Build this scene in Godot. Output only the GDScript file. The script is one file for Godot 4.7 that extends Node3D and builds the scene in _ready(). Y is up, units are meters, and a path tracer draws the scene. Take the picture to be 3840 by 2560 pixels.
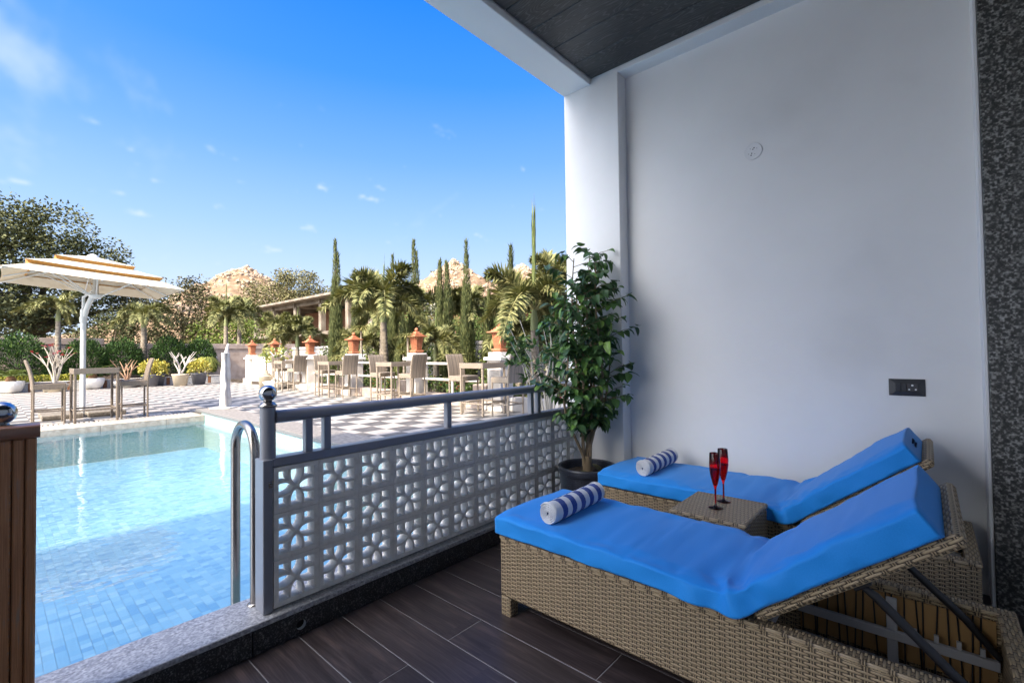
extends Node3D

# ------------------------------------------------------------------ geometry collector
class G:
	var v := PackedVector3Array()
	var n := PackedVector3Array()
	var t := PackedVector2Array()
	var c := PackedColorArray()
	var ix := PackedInt32Array()
	var col := Color(1, 1, 1)
	var uvo := Vector2.ZERO

	func vert(p: Vector3, nn: Vector3, uv := Vector2.ZERO) -> int:
		v.append(p); n.append(nn); t.append(uv); c.append(col)
		return v.size() - 1

	func tri(a: Vector3, b: Vector3, d: Vector3) -> void:
		var nn := (b - a).cross(d - a).normalized()
		var i := v.size()
		v.append(a); v.append(b); v.append(d)
		for k in 3:
			n.append(nn); c.append(col)
		t.append(Vector2(a.x + a.z, a.y)); t.append(Vector2(b.x + b.z, b.y)); t.append(Vector2(d.x + d.z, d.y))
		ix.append(i); ix.append(i + 2); ix.append(i + 1)

	# counter-clockwise seen from outside; uv in metres
	func quad(a: Vector3, b: Vector3, d: Vector3, e: Vector3) -> void:
		var nn := (b - a).cross(e - a).normalized()
		var w := (b - a).length()
		var h := (e - a).length()
		var i := v.size()
		v.append(a); v.append(b); v.append(d); v.append(e)
		for k in 4:
			n.append(nn); c.append(col)
		t.append(uvo + Vector2(0, h)); t.append(uvo + Vector2(w, h)); t.append(uvo + Vector2(w, 0)); t.append(uvo)
		ix.append_array(PackedInt32Array([i, i + 2, i + 1, i, i + 3, i + 2]))

	# box by centre and size with chamfered edges
	func box(p: Vector3, s: Vector3, ch := 0.0, b := Basis.IDENTITY) -> void:
		var h := s * 0.5
		if ch <= 0.0:
			var q := []
			for k in 8:
				q.append(p + b * Vector3(h.x * (1 if k & 1 else -1), h.y * (1 if k & 2 else -1), h.z * (1 if k & 4 else -1)))
			quad(q[4], q[5], q[7], q[6]); quad(q[1], q[0], q[2], q[3])
			quad(q[5], q[1], q[3], q[7]); quad(q[0], q[4], q[6], q[2])
			quad(q[6], q[7], q[3], q[2]); quad(q[0], q[1], q[5], q[4])
			return
		ch = minf(ch, minf(h.x, minf(h.y, h.z)) * 0.9)
		var P := {}
		for sx in [-1, 1]:
			for sy in [-1, 1]:
				for sz in [-1, 1]:
					P[[sx, sy, sz, 0]] = p + b * Vector3(h.x * sx, (h.y - ch) * sy, (h.z - ch) * sz)
					P[[sx, sy, sz, 1]] = p + b * Vector3((h.x - ch) * sx, h.y * sy, (h.z - ch) * sz)
					P[[sx, sy, sz, 2]] = p + b * Vector3((h.x - ch) * sx, (h.y - ch) * sy, h.z * sz)
		quad(P[[1, -1, 1, 0]], P[[1, -1, -1, 0]], P[[1, 1, -1, 0]], P[[1, 1, 1, 0]])
		quad(P[[-1, -1, -1, 0]], P[[-1, -1, 1, 0]], P[[-1, 1, 1, 0]], P[[-1, 1, -1, 0]])
		quad(P[[-1, 1, 1, 1]], P[[1, 1, 1, 1]], P[[1, 1, -1, 1]], P[[-1, 1, -1, 1]])
		quad(P[[-1, -1, -1, 1]], P[[1, -1, -1, 1]], P[[1, -1, 1, 1]], P[[-1, -1, 1, 1]])
		quad(P[[-1, -1, 1, 2]], P[[1, -1, 1, 2]], P[[1, 1, 1, 2]], P[[-1, 1, 1, 2]])
		quad(P[[1, -1, -1, 2]], P[[-1, -1, -1, 2]], P[[-1, 1, -1, 2]], P[[1, 1, -1, 2]])
		for s1 in [-1, 1]:
			for s2 in [-1, 1]:
				_edge(P[[s1, s2, -1, 0]], P[[s1, s2, 1, 0]], P[[s1, s2, 1, 1]], P[[s1, s2, -1, 1]], p)
				_edge(P[[s1, -1, s2, 0]], P[[s1, 1, s2, 0]], P[[s1, 1, s2, 2]], P[[s1, -1, s2, 2]], p)
				_edge(P[[-1, s1, s2, 1]], P[[1, s1, s2, 1]], P[[1, s1, s2, 2]], P[[-1, s1, s2, 2]], p)
				for s3 in [-1, 1]:
					var a: Vector3 = P[[s1, s2, s3, 0]]
					var bb: Vector3 = P[[s1, s2, s3, 1]]
					var d: Vector3 = P[[s1, s2, s3, 2]]
					if (bb - a).cross(d - a).dot(a - p) > 0.0: tri(a, bb, d)
					else: tri(a, d, bb)

	func _edge(a: Vector3, b: Vector3, d: Vector3, e: Vector3, o: Vector3) -> void:
		if (b - a).cross(e - a).dot(a - o) > 0.0: quad(a, b, d, e)
		else: quad(a, e, d, b)

	# box given by two corners
	func bb(a: Vector3, b: Vector3, ch := 0.0) -> void:
		box((a + b) * 0.5, (b - a).abs(), ch)

	# smooth parametric surface; f(u, v) -> Vector3, u and v in 0..1
	func surf(nu: int, nv: int, f: Callable, closed := false, flip := false, us := 1.0, vs := 1.0) -> void:
		var P := []
		for i in nu + 1:
			var row := PackedVector3Array()
			for j in nv + 1:
				row.append(f.call(float(i) / nu, float(j) / nv))
			P.append(row)
		var base := v.size()
		for i in nu + 1:
			for j in nv + 1:
				var i0 := maxi(i - 1, 0)
				var i1 := mini(i + 1, nu)
				var j0 := j - 1
				var j1 := j + 1
				if closed:
					if j0 < 0: j0 = nv - 1
					if j1 > nv: j1 = 1
				else:
					j0 = maxi(j0, 0); j1 = mini(j1, nv)
				var du: Vector3 = P[i1][j] - P[i0][j]
				var dv: Vector3 = P[i][j1] - P[i][j0]
				var nn := du.cross(dv)
				if nn.length_squared() < 1e-18:
					var ii := 1 if i == 0 else nu - 1
					nn = (P[mini(ii + 1, nu)][j] - P[maxi(ii - 1, 0)][j]).cross(P[ii][j1] - P[ii][j0])
				nn = nn.normalized()
				if flip: nn = -nn
				v.append(P[i][j]); n.append(nn); c.append(col)
				t.append(Vector2(float(j) / nv * us, float(i) / nu * vs))
		var w := nv + 1
		for i in nu:
			for j in nv:
				var a := base + i * w + j
				var b := a + w
				if flip: ix.append_array(PackedInt32Array([a, b + 1, a + 1, a, b, b + 1]))
				else: ix.append_array(PackedInt32Array([a, b + 1, b, a, a + 1, b + 1]))

	# tube along a polyline with a radius for every point
	func tube(path: PackedVector3Array, rad: PackedFloat32Array, seg := 8, caps := true) -> void:
		var base := v.size()
		var up := Vector3.UP
		var d0 := (path[1] - path[0]).normalized()
		if absf(d0.dot(up)) > 0.95: up = Vector3.RIGHT
		var side := d0.cross(up).normalized()
		var lng := 0.0
		for i in path.size():
			var d: Vector3 = (path[mini(i + 1, path.size() - 1)] - path[maxi(i - 1, 0)]).normalized()
			side = (side - d * side.dot(d)).normalized()
			var o := d.cross(side)
			if i > 0: lng += path[i].distance_to(path[i - 1])
			for k in seg + 1:
				var an := TAU * k / seg
				var nn := side * cos(an) + o * sin(an)
				v.append(path[i] + nn * rad[i]); n.append(nn); c.append(col)
				t.append(Vector2(an * rad[i], lng))
		var w := seg + 1
		for i in path.size() - 1:
			for k in seg:
				var a := base + i * w + k
				var b := a + w
				ix.append_array(PackedInt32Array([a, b, b + 1, a, b + 1, a + 1]))
		if caps:
			for e in [0, path.size() - 1]:
				var dn: Vector3 = (path[0] - path[1]).normalized() if e == 0 else (path[e] - path[e - 1]).normalized()
				var m := vert(path[e], dn)
				var st := v.size()
				for k in seg + 1:
					vert(v[base + e * w + k], dn)
				for k in seg:
					if e == 0: ix.append_array(PackedInt32Array([m, st + k, st + k + 1]))
					else: ix.append_array(PackedInt32Array([m, st + k + 1, st + k]))

	func rod(a: Vector3, b: Vector3, r: float, seg := 8) -> void:
		tube(PackedVector3Array([a, b]), PackedFloat32Array([r, r]), seg)

	# lathe round the y axis; profile of (radius, height) from bottom to top
	func lathe(o: Vector3, prof: PackedVector2Array, seg := 24, sharp := true) -> void:
		for i in prof.size() - 1:
			var a := prof[i]
			var b := prof[i + 1]
			var e := b - a
			var flat := Vector2(e.y, -e.x).normalized()
			var na := flat
			var nb := flat
			if not sharp:
				if i > 0:
					var ep := a - prof[i - 1]
					na = (flat + Vector2(ep.y, -ep.x).normalized()).normalized()
				if i < prof.size() - 2:
					var en := prof[i + 2] - b
					nb = (flat + Vector2(en.y, -en.x).normalized()).normalized()
			var base := v.size()
			for k in seg + 1:
				var an := TAU * k / seg
				var cs := cos(an)
				var sn := sin(an)
				v.append(o + Vector3(cs * a.x, a.y, sn * a.x)); n.append(Vector3(cs * na.x, na.y, sn * na.x))
				v.append(o + Vector3(cs * b.x, b.y, sn * b.x)); n.append(Vector3(cs * nb.x, nb.y, sn * nb.x))
				c.append(col); c.append(col)
				t.append(Vector2(an * 0.2, a.y)); t.append(Vector2(an * 0.2, b.y))
			for k in seg:
				var q := base + k * 2
				ix.append_array(PackedInt32Array([q, q + 2, q + 3, q, q + 3, q + 1]))

	func ball(o: Vector3, r: float, seg := 16, sy := 1.0) -> void:
		var pr := PackedVector2Array()
		for k in seg / 2 + 1:
			var an := -PI / 2 + PI * k / (seg / 2)
			pr.append(Vector2(maxf(cos(an), 0.0001) * r, sin(an) * r * sy))
		lathe(o, pr, seg, false)

	# a leaf: rhombus from p along d, half width w, face normal nn
	func blade(p: Vector3, d: Vector3, wv: Vector3, bend := Vector3.ZERO) -> void:
		var m := p + d * 0.45 + bend
		var nn := d.cross(wv).normalized()
		var i := v.size()
		v.append(p); v.append(m - wv); v.append(p + d); v.append(m + wv)
		for k in 4:
			n.append(nn); c.append(col); t.append(Vector2.ZERO)
		ix.append_array(PackedInt32Array([i, i + 2, i + 1, i, i + 3, i + 2]))

	func add(o: G, x: Transform3D, tint: Color) -> void:
		var st := v.size()
		for k in o.v.size():
			v.append(x * o.v[k]); n.append((x.basis * o.n[k]).normalized()); t.append(o.t[k]); c.append(tint)
		for q in o.ix: ix.append(q + st)

	func mesh() -> ArrayMesh:
		var a := []
		a.resize(Mesh.ARRAY_MAX)
		a[Mesh.ARRAY_VERTEX] = v
		a[Mesh.ARRAY_NORMAL] = n
		a[Mesh.ARRAY_TEX_UV] = t
		a[Mesh.ARRAY_COLOR] = c
		a[Mesh.ARRAY_INDEX] = ix
		var m := ArrayMesh.new()
		m.add_surface_from_arrays(Mesh.PRIMITIVE_TRIANGLES, a)
		return m

# ------------------------------------------------------------------ naming helpers
var taken := {}
var M := {}

func numbered(called: String) -> String:
	taken[called] = taken.get(called, -1) + 1
	return called if taken[called] == 0 else "%s_%03d" % [called, taken[called]]

func obj(called: String, g, m: Material, parent: Node = null, at := Transform3D.IDENTITY) -> MeshInstance3D:
	var o := MeshInstance3D.new()
	o.mesh = g.mesh() if g is G else g
	o.material_override = m
	o.transform = at
	if parent == null:
		o.name = numbered(called)
		add_child(o, true)
	else:
		o.name = called
		parent.add_child(o, true)
	return o

func tag(o: Node, label: String, category: String, group := "") -> Node:
	o.set_meta("label", label)
	o.set_meta("category", category)
	if group != "": o.set_meta("group", group)
	return o

func thing(called: String, label: String, category: String, at := Vector3.ZERO, turn := 0.0, group := "") -> Node3D:
	var o := Node3D.new()
	o.name = numbered(called)
	add_child(o, true)
	o.position = at
	o.rotation.y = turn
	tag(o, label, category, group)
	return o

func struct(called: String, g, m: Material) -> MeshInstance3D:
	var o := obj(called, g, m)
	o.set_meta("kind", "structure")
	return o

func structure(called: String) -> Node3D:
	var o := Node3D.new()
	o.name = numbered(called)
	add_child(o, true)
	o.set_meta("kind", "structure")
	return o

func dup(root: Node3D, at: Vector3, turn: float, label := "", group := "") -> Node3D:
	var r: Node3D = root.duplicate()
	r.name = numbered(String(root.name).rstrip("0123456789").trim_suffix("_"))
	add_child(r, true)
	r.position = at
	r.rotation.y = turn
	if label != "": r.set_meta("label", label)
	if group != "": r.set_meta("group", group)
	return r

func T(x: float, y: float, z: float, b := Basis.IDENTITY) -> Transform3D:
	return Transform3D(b, Vector3(x, y, z))

func V(x: float, y: float, z: float) -> Vector3:
	return Vector3(x, y, z)

# ------------------------------------------------------------------ materials
func mat(r: float, g: float, b: float, rough := 0.8, metal := 0.0) -> StandardMaterial3D:
	var m := StandardMaterial3D.new()
	m.albedo_color = Color(r, g, b).linear_to_srgb()
	m.roughness = rough
	m.metallic = metal
	return m

func vmat(rough := 0.7, back := 0.0) -> StandardMaterial3D:
	var m := StandardMaterial3D.new()
	m.vertex_color_use_as_albedo = true
	m.roughness = rough
	m.metallic_specular = 0.4
	if back > 0.0:
		m.backlight_enabled = true
		m.backlight = Color(back, back, back * 0.5)
	return m

func noise(freq: float, sd: int, octaves := 4, type := FastNoiseLite.TYPE_SIMPLEX_SMOOTH) -> FastNoiseLite:
	var f := FastNoiseLite.new()
	f.noise_type = type
	f.seed = sd
	f.frequency = freq
	f.fractal_octaves = octaves
	return f

func noise_tex(freq: float, sd: int, stops: Array, size := 512, octaves := 4, type := FastNoiseLite.TYPE_SIMPLEX_SMOOTH) -> NoiseTexture2D:
	var tx := NoiseTexture2D.new()
	tx.width = size; tx.height = size
	tx.seamless = true
	tx.generate_mipmaps = false
	tx.noise = noise(freq, sd, octaves, type)
	var gr := Gradient.new()
	var off := PackedFloat32Array()
	var cs := PackedColorArray()
	for s in stops:
		off.append(s[0])
		cs.append(Color(s[1], s[2], s[3]).linear_to_srgb())
	gr.offsets = off
	gr.colors = cs
	tx.color_ramp = gr
	return tx

func bump_tex(freq: float, sd: int, size := 512, octaves := 4, type := FastNoiseLite.TYPE_SIMPLEX_SMOOTH) -> NoiseTexture2D:
	var tx := NoiseTexture2D.new()
	tx.width = size; tx.height = size
	tx.seamless = true
	tx.generate_mipmaps = false
	tx.noise = noise(freq, sd, octaves, type)
	return tx

func stone(tex: Texture2D, scale: float, rough: float, bump: Texture2D = null, bs := 0.0, spec := 0.5) -> StandardMaterial3D:
	var m := StandardMaterial3D.new()
	m.albedo_texture = tex
	m.roughness = rough
	m.metallic_specular = spec
	m.uv1_triplanar = true
	m.uv1_world_triplanar = true
	m.uv1_scale = Vector3.ONE * scale
	if bump:
		m.heightmap_enabled = true
		m.heightmap_texture = bump
		m.heightmap_scale = bs
	return m

func picture(w: int, h: int, f: Callable) -> ImageTexture:
	var d := PackedByteArray()
	d.resize(w * h * 3)
	var k := 0
	for y in h:
		for x in w:
			var q: Color = f.call(x, y)
			d[k] = int(clampf(q.r, 0, 1) * 255.0); d[k + 1] = int(clampf(q.g, 0, 1) * 255.0); d[k + 2] = int(clampf(q.b, 0, 1) * 255.0)
			k += 3
	return ImageTexture.create_from_image(Image.create_from_data(w, h, false, Image.FORMAT_RGB8, d))

func wicker(c1: Color, c2: Color, gap: Color) -> StandardMaterial3D:  # gap is a dark brown that paints the shade between strands
	# flat strands woven round pairs of stakes: 2 stakes of 40 mm by 4 rows of 10.5 mm
	var hgt := func(x: int, y: int) -> Vector2:
		var r := y / 32
		var q := x / 128
		var fy := (float(y % 32) - 15.5) / 15.0
		var fx := (float(x % 128) + 0.5) / 128.0
		var over := 1.0 if (r + q) % 2 == 0 else -1.0
		var wave := sin(PI * fx) * over
		var hs := sqrt(maxf(0.0, 1.0 - fy * fy * fy * fy)) * (0.55 + 0.42 * wave)
		var stake := 0.0
		for cx in [0.40, 0.60]:
			var e: float = absf(fx - cx) / 0.075
			if e < 1.0: stake = maxf(stake, 0.55 * sqrt(1.0 - e * e))
		return Vector2(hs, stake)
	var alb := picture(256, 128, func(x: int, y: int) -> Color:
		var h: Vector2 = hgt.call(x, y)
		var m := maxf(h.x, h.y)
		var s := c1 if h.x >= h.y else c2
		s = s * (0.94 + 0.06 * sin(float((y / 32) * 7 + (x / 128) * 3))) if h.x >= h.y else s
		return gap.lerp(s, smoothstep(0.20, 0.44, m)).linear_to_srgb())
	var bmp := picture(256, 128, func(x: int, y: int) -> Color:
		var h: Vector2 = hgt.call(x, y)
		var m := maxf(h.x, h.y)
		return Color(m, m, m))
	var w := StandardMaterial3D.new()
	w.albedo_texture = alb
	w.roughness = 0.5
	w.uv1_scale = Vector3(16.0, 30.0, 1)
	w.heightmap_enabled = true
	w.heightmap_texture = bmp
	w.heightmap_scale = 0.7
	return w

# ------------------------------------------------------------------ scene
const YT := -0.10          # terrace level
const YW := -0.20          # water level
const YF := -0.80          # pool floor
var rng := RandomNumberGenerator.new()

func _ready() -> void:
	rng.seed = 20240
	setup_view()
	make_materials()
	build_ground()
	build_hotel()
	build_porch_floor()
	build_kerb()
	build_pool()
	build_terrace()
	build_balustrade()
	build_gate()
	build_grab_rail()
	build_loungers()
	build_table_and_glasses()
	build_towels()
	build_wall_fittings()
	build_potted_tree()
	build_near_bush()
	build_statue()
	build_bar_sets()
	build_parasol()
	build_pedestals()
	build_bed_left()
	build_boundary_walls()
	build_pots()
	build_palms()
	build_cypresses()
	build_background_trees()
	build_unfinished_house()
	build_hills()
	build_wires()

func setup_view() -> void:
	var cam := Camera3D.new()
	cam.name = "camera"
	add_child(cam)
	var fw := Vector3(0.746810, 0.021734, -0.664682)
	var rt := Vector3(0.664993, -0.012797, 0.746740)
	var up := Vector3(-0.007724, 0.999682, 0.024010)
	cam.transform = Transform3D(Basis(rt, up, -fw).orthonormalized(), Vector3(0, 1.22, 0))
	cam.fov = 72.436
	cam.near = 0.02
	cam.far = 2000.0
	cam.current = true
	var env := Environment.new()
	env.background_mode = Environment.BG_SKY
	env.tonemap_mode = Environment.TONE_MAPPER_LINEAR
	env.tonemap_exposure = 2.6
	env.sdfgi_enabled = true
	env.ssao_enabled = true
	env.ssil_enabled = true
	var sky := Sky.new()
	var pm := PanoramaSkyMaterial.new()
	pm.panorama = sky_picture()
	pm.energy_multiplier = 1.0
	sky.sky_material = pm
	env.sky = sky
	var we := WorldEnvironment.new()
	we.name = "world_environment"
	we.environment = env
	add_child(we)
	var sun := DirectionalLight3D.new()
	sun.name = "sun"
	sun.light_energy = 1.1
	sun.light_color = Color(1.0, 0.93, 0.83)
	sun.light_angular_distance = 0.5
	sun.shadow_enabled = true
	add_child(sun)
	sun.look_at_from_position(Vector3.ZERO, Vector3(0.747, -0.643, -0.169), Vector3.UP)

func sky_picture() -> ImageTexture:
	# clear air that brightens and whitens towards the sun, with thin high cloud all the way round
	var w := 1536
	var h := 768
	var d := PackedFloat32Array()
	d.resize(w * h * 3)
	var stops := [[0.0, Color(0.33, 0.385, 0.46)], [6.0, Color(0.29, 0.36, 0.46)], [14.0, Color(0.175, 0.28, 0.46)], [22.0, Color(0.085, 0.20, 0.455)], [30.0, Color(0.028, 0.14, 0.45)], [38.0, Color(0.008, 0.105, 0.44)], [55.0, Color(0.006, 0.085, 0.40)], [90.0, Color(0.005, 0.07, 0.36)]]
	var to_sun := Vector3(-0.747, 0.643, 0.169).normalized()
	var n1 := noise(1.1, 11, 5)
	n1.fractal_gain = 0.5
	var n2 := noise(3.4, 5, 5)
	n2.fractal_gain = 0.58
	for y in h:
		var el := 90.0 - (y + 0.5) / h * 180.0
		var cb := Color(0.22, 0.20, 0.18)
		if el > 0.0:
			for k in stops.size() - 1:
				if el >= stops[k][0] and el <= stops[k + 1][0]:
					cb = (stops[k][1] as Color).lerp(stops[k + 1][1], (el - stops[k][0]) / (stops[k + 1][0] - stops[k][0]))
		var e := deg_to_rad(el)
		for x in w:
			var q := cb
			if el > 0.0:
				var az := (x + 0.5) / w * TAU
				var dir := Vector3(sin(az) * cos(e), sin(e), -cos(az) * cos(e))
				var ga := acos(clampf(dir.dot(to_sun), -1.0, 1.0))
				var mie := 6.3 * exp(-pow(ga / 0.58, 2.0))
				q = Color(cb.r + mie, cb.g + mie * 0.96, cb.b + mie * 0.89)
				var p := dir * (1.0 / (dir.y + 0.20))
				var a := n1.get_noise_3d(p.x * 0.9 + 7.0, p.z * 0.6 + p.x * 0.35, 2.0) * 1.1 + 0.5 * n2.get_noise_3d(p.x * 1.6, p.z * 0.8 + p.x * 0.4, 4.0)
				var cl := smoothstep(0.20, 0.95, a) * smoothstep(3.0, 14.0, el) * 0.5
				var puff := smoothstep(0.52, 0.80, n2.get_noise_3d(p.x * 1.1 + 40.0, p.z * 2.2, 14.0) * 1.25) * smoothstep(6.0, 12.0, el) * smoothstep(30.0, 18.0, el) * 0.7
				cl = maxf(cl, puff)
				q = q.lerp(Color(0.33 + mie, 0.38 + mie, 0.47 + mie), cl)
			var k := (y * w + x) * 3
			d[k] = q.r; d[k + 1] = q.g; d[k + 2] = q.b
	var im := Image.create_from_data(w, h, false, Image.FORMAT_RGBF, d.to_byte_array())
	return ImageTexture.create_from_image(im)

func make_materials() -> void:
	var fine := bump_tex(0.09, 3, 512, 4)
	var rough_b := bump_tex(0.05, 8, 512, 5)
	M.plaster = stone(noise_tex(0.006, 4, [[0.0, 0.70, 0.695, 0.69], [0.35, 0.775, 0.77, 0.765], [0.6, 0.80, 0.795, 0.785], [1.0, 0.835, 0.83, 0.82]], 512, 6), 0.22, 0.6, fine, 0.10, 0.4)
	M.white_wall = stone(noise_tex(0.01, 14, [[0.0, 0.52, 0.48, 0.44], [0.5, 0.62, 0.58, 0.54], [1.0, 0.68, 0.65, 0.61]], 512, 5), 0.5, 0.75, fine, 0.06)
	M.pink_wall = stone(noise_tex(0.012, 15, [[0.0, 0.25, 0.195, 0.165], [0.5, 0.33, 0.265, 0.23], [1.0, 0.39, 0.33, 0.29]], 512, 5), 0.4, 0.85, rough_b, 0.1)
	M.grey_wall = stone(noise_tex(0.012, 16, [[0.0, 0.26, 0.25, 0.26], [0.5, 0.36, 0.35, 0.36], [1.0, 0.44, 0.43, 0.43]], 512, 5), 0.4, 0.85, rough_b, 0.1)
	M.granite = stone(noise_tex(0.30, 6, [[0.0, 0.008, 0.008, 0.009], [0.45, 0.018, 0.018, 0.019], [0.62, 0.05, 0.05, 0.05], [0.78, 0.15, 0.15, 0.145], [1.0, 0.34, 0.33, 0.31]], 512, 3, FastNoiseLite.TYPE_VALUE), 1.5, 0.33, fine, 0.03)
	M.granite_top_lit = stone(noise_tex(0.22, 46, [[0.0, 0.14, 0.14, 0.15], [0.45, 0.30, 0.30, 0.32], [0.7, 0.44, 0.44, 0.46], [1.0, 0.62, 0.61, 0.60]], 512, 4, FastNoiseLite.TYPE_VALUE), 1.2, 0.42, fine, 0.08)  # same granite as the front; reflection on top put into a lighter colour
	M.granite_grey = stone(noise_tex(0.17, 7, [[0.0, 0.012, 0.012, 0.011], [0.40, 0.045, 0.044, 0.04], [0.55, 0.12, 0.117, 0.107], [0.68, 0.24, 0.235, 0.215], [1.0, 0.46, 0.45, 0.42]], 512, 3, FastNoiseLite.TYPE_VALUE), 1.35, 0.45, fine, 0.02)
	M.coping = stone(noise_tex(0.03, 9, [[0.0, 0.13, 0.12, 0.11], [0.5, 0.20, 0.185, 0.17], [1.0, 0.28, 0.26, 0.24]], 512, 5), 0.8, 0.8, rough_b, 0.25)
	M.coping_edge = stone(noise_tex(0.08, 10, [[0.0, 0.05, 0.055, 0.06], [0.5, 0.12, 0.125, 0.13], [1.0, 0.24, 0.24, 0.23]], 512, 4), 2.0, 0.6, rough_b, 0.3)
	M.coping_pale = stone(noise_tex(0.02, 12, [[0.0, 0.27, 0.235, 0.19], [0.5, 0.36, 0.32, 0.27], [1.0, 0.44, 0.40, 0.345]], 512, 5), 0.8, 0.8, rough_b, 0.2)
	M.grout = mat(0.30, 0.285, 0.26, 0.9)
	M.tile_light = [stone(noise_tex(0.02, 17, [[0.0, 0.30, 0.272, 0.24], [0.5, 0.365, 0.335, 0.30], [1.0, 0.41, 0.38, 0.345]], 256, 4), 0.9, 0.55, rough_b, 0.06), mat(0.64, 0.60, 0.54, 0.55)]
	M.tile_dark = [stone(noise_tex(0.02, 18, [[0.0, 0.075, 0.071, 0.067], [0.5, 0.10, 0.095, 0.09], [1.0, 0.13, 0.123, 0.117]], 256, 4), 0.9, 0.55, rough_b, 0.06), mat(0.25, 0.235, 0.22, 0.55)]
	M.pool_tile = vmat(0.35)
	M.pool_grout = mat(0.34, 0.46, 0.52, 0.8)
	var water := StandardMaterial3D.new()
	water.transparency = BaseMaterial3D.TRANSPARENCY_ALPHA
	water.albedo_color = Color(0.05, 0.35, 0.45, 0.10)
	water.roughness = 0.0
	water.metallic_specular = 0.5
	water.normal_enabled = true
	var wn := NoiseTexture2D.new()
	wn.width = 1024; wn.height = 1024
	wn.seamless = true
	wn.as_normal_map = true
	wn.bump_strength = 6.0
	wn.generate_mipmaps = false
	wn.noise = noise(0.012, 31, 4)
	water.normal_texture = wn
	water.normal_scale = 0.10
	water.uv1_scale = Vector3(0.22, 0.40, 1)
	M.water = water
	M.steel = mat(0.42, 0.43, 0.45, 0.16, 1.0)
	M.steel_dull = mat(0.36, 0.33, 0.30, 0.27, 1.0)
	var gp := mat(0.21, 0.215, 0.245, 0.36)
	gp.clearcoat_enabled = true
	gp.clearcoat = 0.35
	gp.clearcoat_roughness = 0.2
	M.grey_paint = gp
	M.block = stone(noise_tex(0.03, 20, [[0.0, 0.58, 0.55, 0.505], [0.4, 0.70, 0.67, 0.62], [1.0, 0.77, 0.74, 0.695]], 512, 5), 1.2, 0.75, rough_b, 0.12)
	M.wicker = wicker(Color(0.43, 0.325, 0.20), Color(0.36, 0.27, 0.165), Color(0.05, 0.034, 0.02))
	M.wicker_far = wicker(Color(0.36, 0.30, 0.235), Color(0.31, 0.255, 0.195), Color(0.09, 0.07, 0.055))
	M.wicker_backlit = mat(0.33, 0.19, 0.07, 0.7)  # orange of light coming through the weave, put into the colour
	var blue := StandardMaterial3D.new()
	blue.albedo_texture = noise_tex(0.25, 21, [[0.0, 0.012, 0.245, 0.74], [0.5, 0.016, 0.27, 0.78], [1.0, 0.022, 0.295, 0.82]], 256, 2)
	blue.roughness = 0.62
	blue.metallic_specular = 0.35
	blue.uv1_triplanar = true
	blue.uv1_world_triplanar = true
	blue.uv1_scale = Vector3.ONE * 3.0
	blue.rim_enabled = true
	blue.rim = 0.25
	blue.rim_tint = 0.7
	M.blue = blue
	var terry := vmat(0.95)
	terry.heightmap_enabled = true
	terry.heightmap_texture = bump_tex(0.2, 22, 256, 3)
	terry.heightmap_scale = 0.4
	terry.uv1_triplanar = true
	terry.uv1_scale = Vector3.ONE * 6.0
	terry.rim_enabled = true
	terry.rim = 0.4
	M.terry = terry
	var rg := StandardMaterial3D.new()
	rg.albedo_color = Color(1.0, 0.10, 0.12, 0.0)
	rg.refraction_enabled = true
	rg.refraction_scale = 0.045
	rg.roughness = 0.0
	M.red_glass = rg
	var dr := StandardMaterial3D.new()
	dr.albedo_color = Color(0.55, 0.0, 0.03, 0.0)
	dr.refraction_enabled = true
	dr.refraction_scale = 0.033
	dr.roughness = 0.0
	M.red_drink = dr
	M.black = mat(0.012, 0.012, 0.015, 0.35)
	M.dark_plastic = mat(0.045, 0.045, 0.048, 0.35)
	M.alu = mat(0.40, 0.40, 0.42, 0.55)
	M.white_plastic = mat(0.74, 0.74, 0.75, 0.35)
	M.hole = mat(0.01, 0.01, 0.01, 0.9)  # near-black that paints the shade inside openings
	M.terracotta = stone(noise_tex(0.03, 24, [[0.0, 0.30, 0.10, 0.048], [0.5, 0.40, 0.15, 0.075], [1.0, 0.48, 0.205, 0.11]], 256, 4), 1.5, 0.7, rough_b, 0.1)
	M.marble = stone(noise_tex(0.04, 25, [[0.0, 0.50, 0.49, 0.48], [0.45, 0.72, 0.71, 0.69], [1.0, 0.80, 0.79, 0.77]], 512, 5), 1.2, 0.5)
	M.statue = stone(noise_tex(0.02, 26, [[0.0, 0.46, 0.43, 0.39], [0.5, 0.56, 0.54, 0.50], [1.0, 0.62, 0.60, 0.57]], 256, 4), 1.0, 0.6, rough_b, 0.15)
	M.canopy = stone(noise_tex(0.008, 27, [[0.0, 0.40, 0.34, 0.25], [0.35, 0.55, 0.495, 0.39], [1.0, 0.60, 0.55, 0.45]], 512, 5), 0.5, 0.85)
	M.canopy.backlight_enabled = true
	M.canopy.backlight = Color(0.32, 0.29, 0.22)
	M.tier_gap_band = mat(0.46, 0.23, 0.055, 0.85)  # orange gap between tiers; sun through the fabric put into the colour
	M.tier_gap_band.backlight_enabled = true
	M.tier_gap_band.backlight = Color(0.3, 0.25, 0.15)
	M.white_paint = mat(0.66, 0.68, 0.68, 0.35)
	M.wood_weathered = stone(noise_tex(0.05, 28, [[0.0, 0.10, 0.085, 0.07], [1.0, 0.26, 0.23, 0.19]], 256, 4), 1.0, 0.85)
	M.concrete = stone(noise_tex(0.01, 29, [[0.0, 0.12, 0.097, 0.075], [0.5, 0.21, 0.178, 0.143], [1.0, 0.30, 0.265, 0.225]], 512, 6), 0.15, 0.9, rough_b, 0.6)
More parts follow.
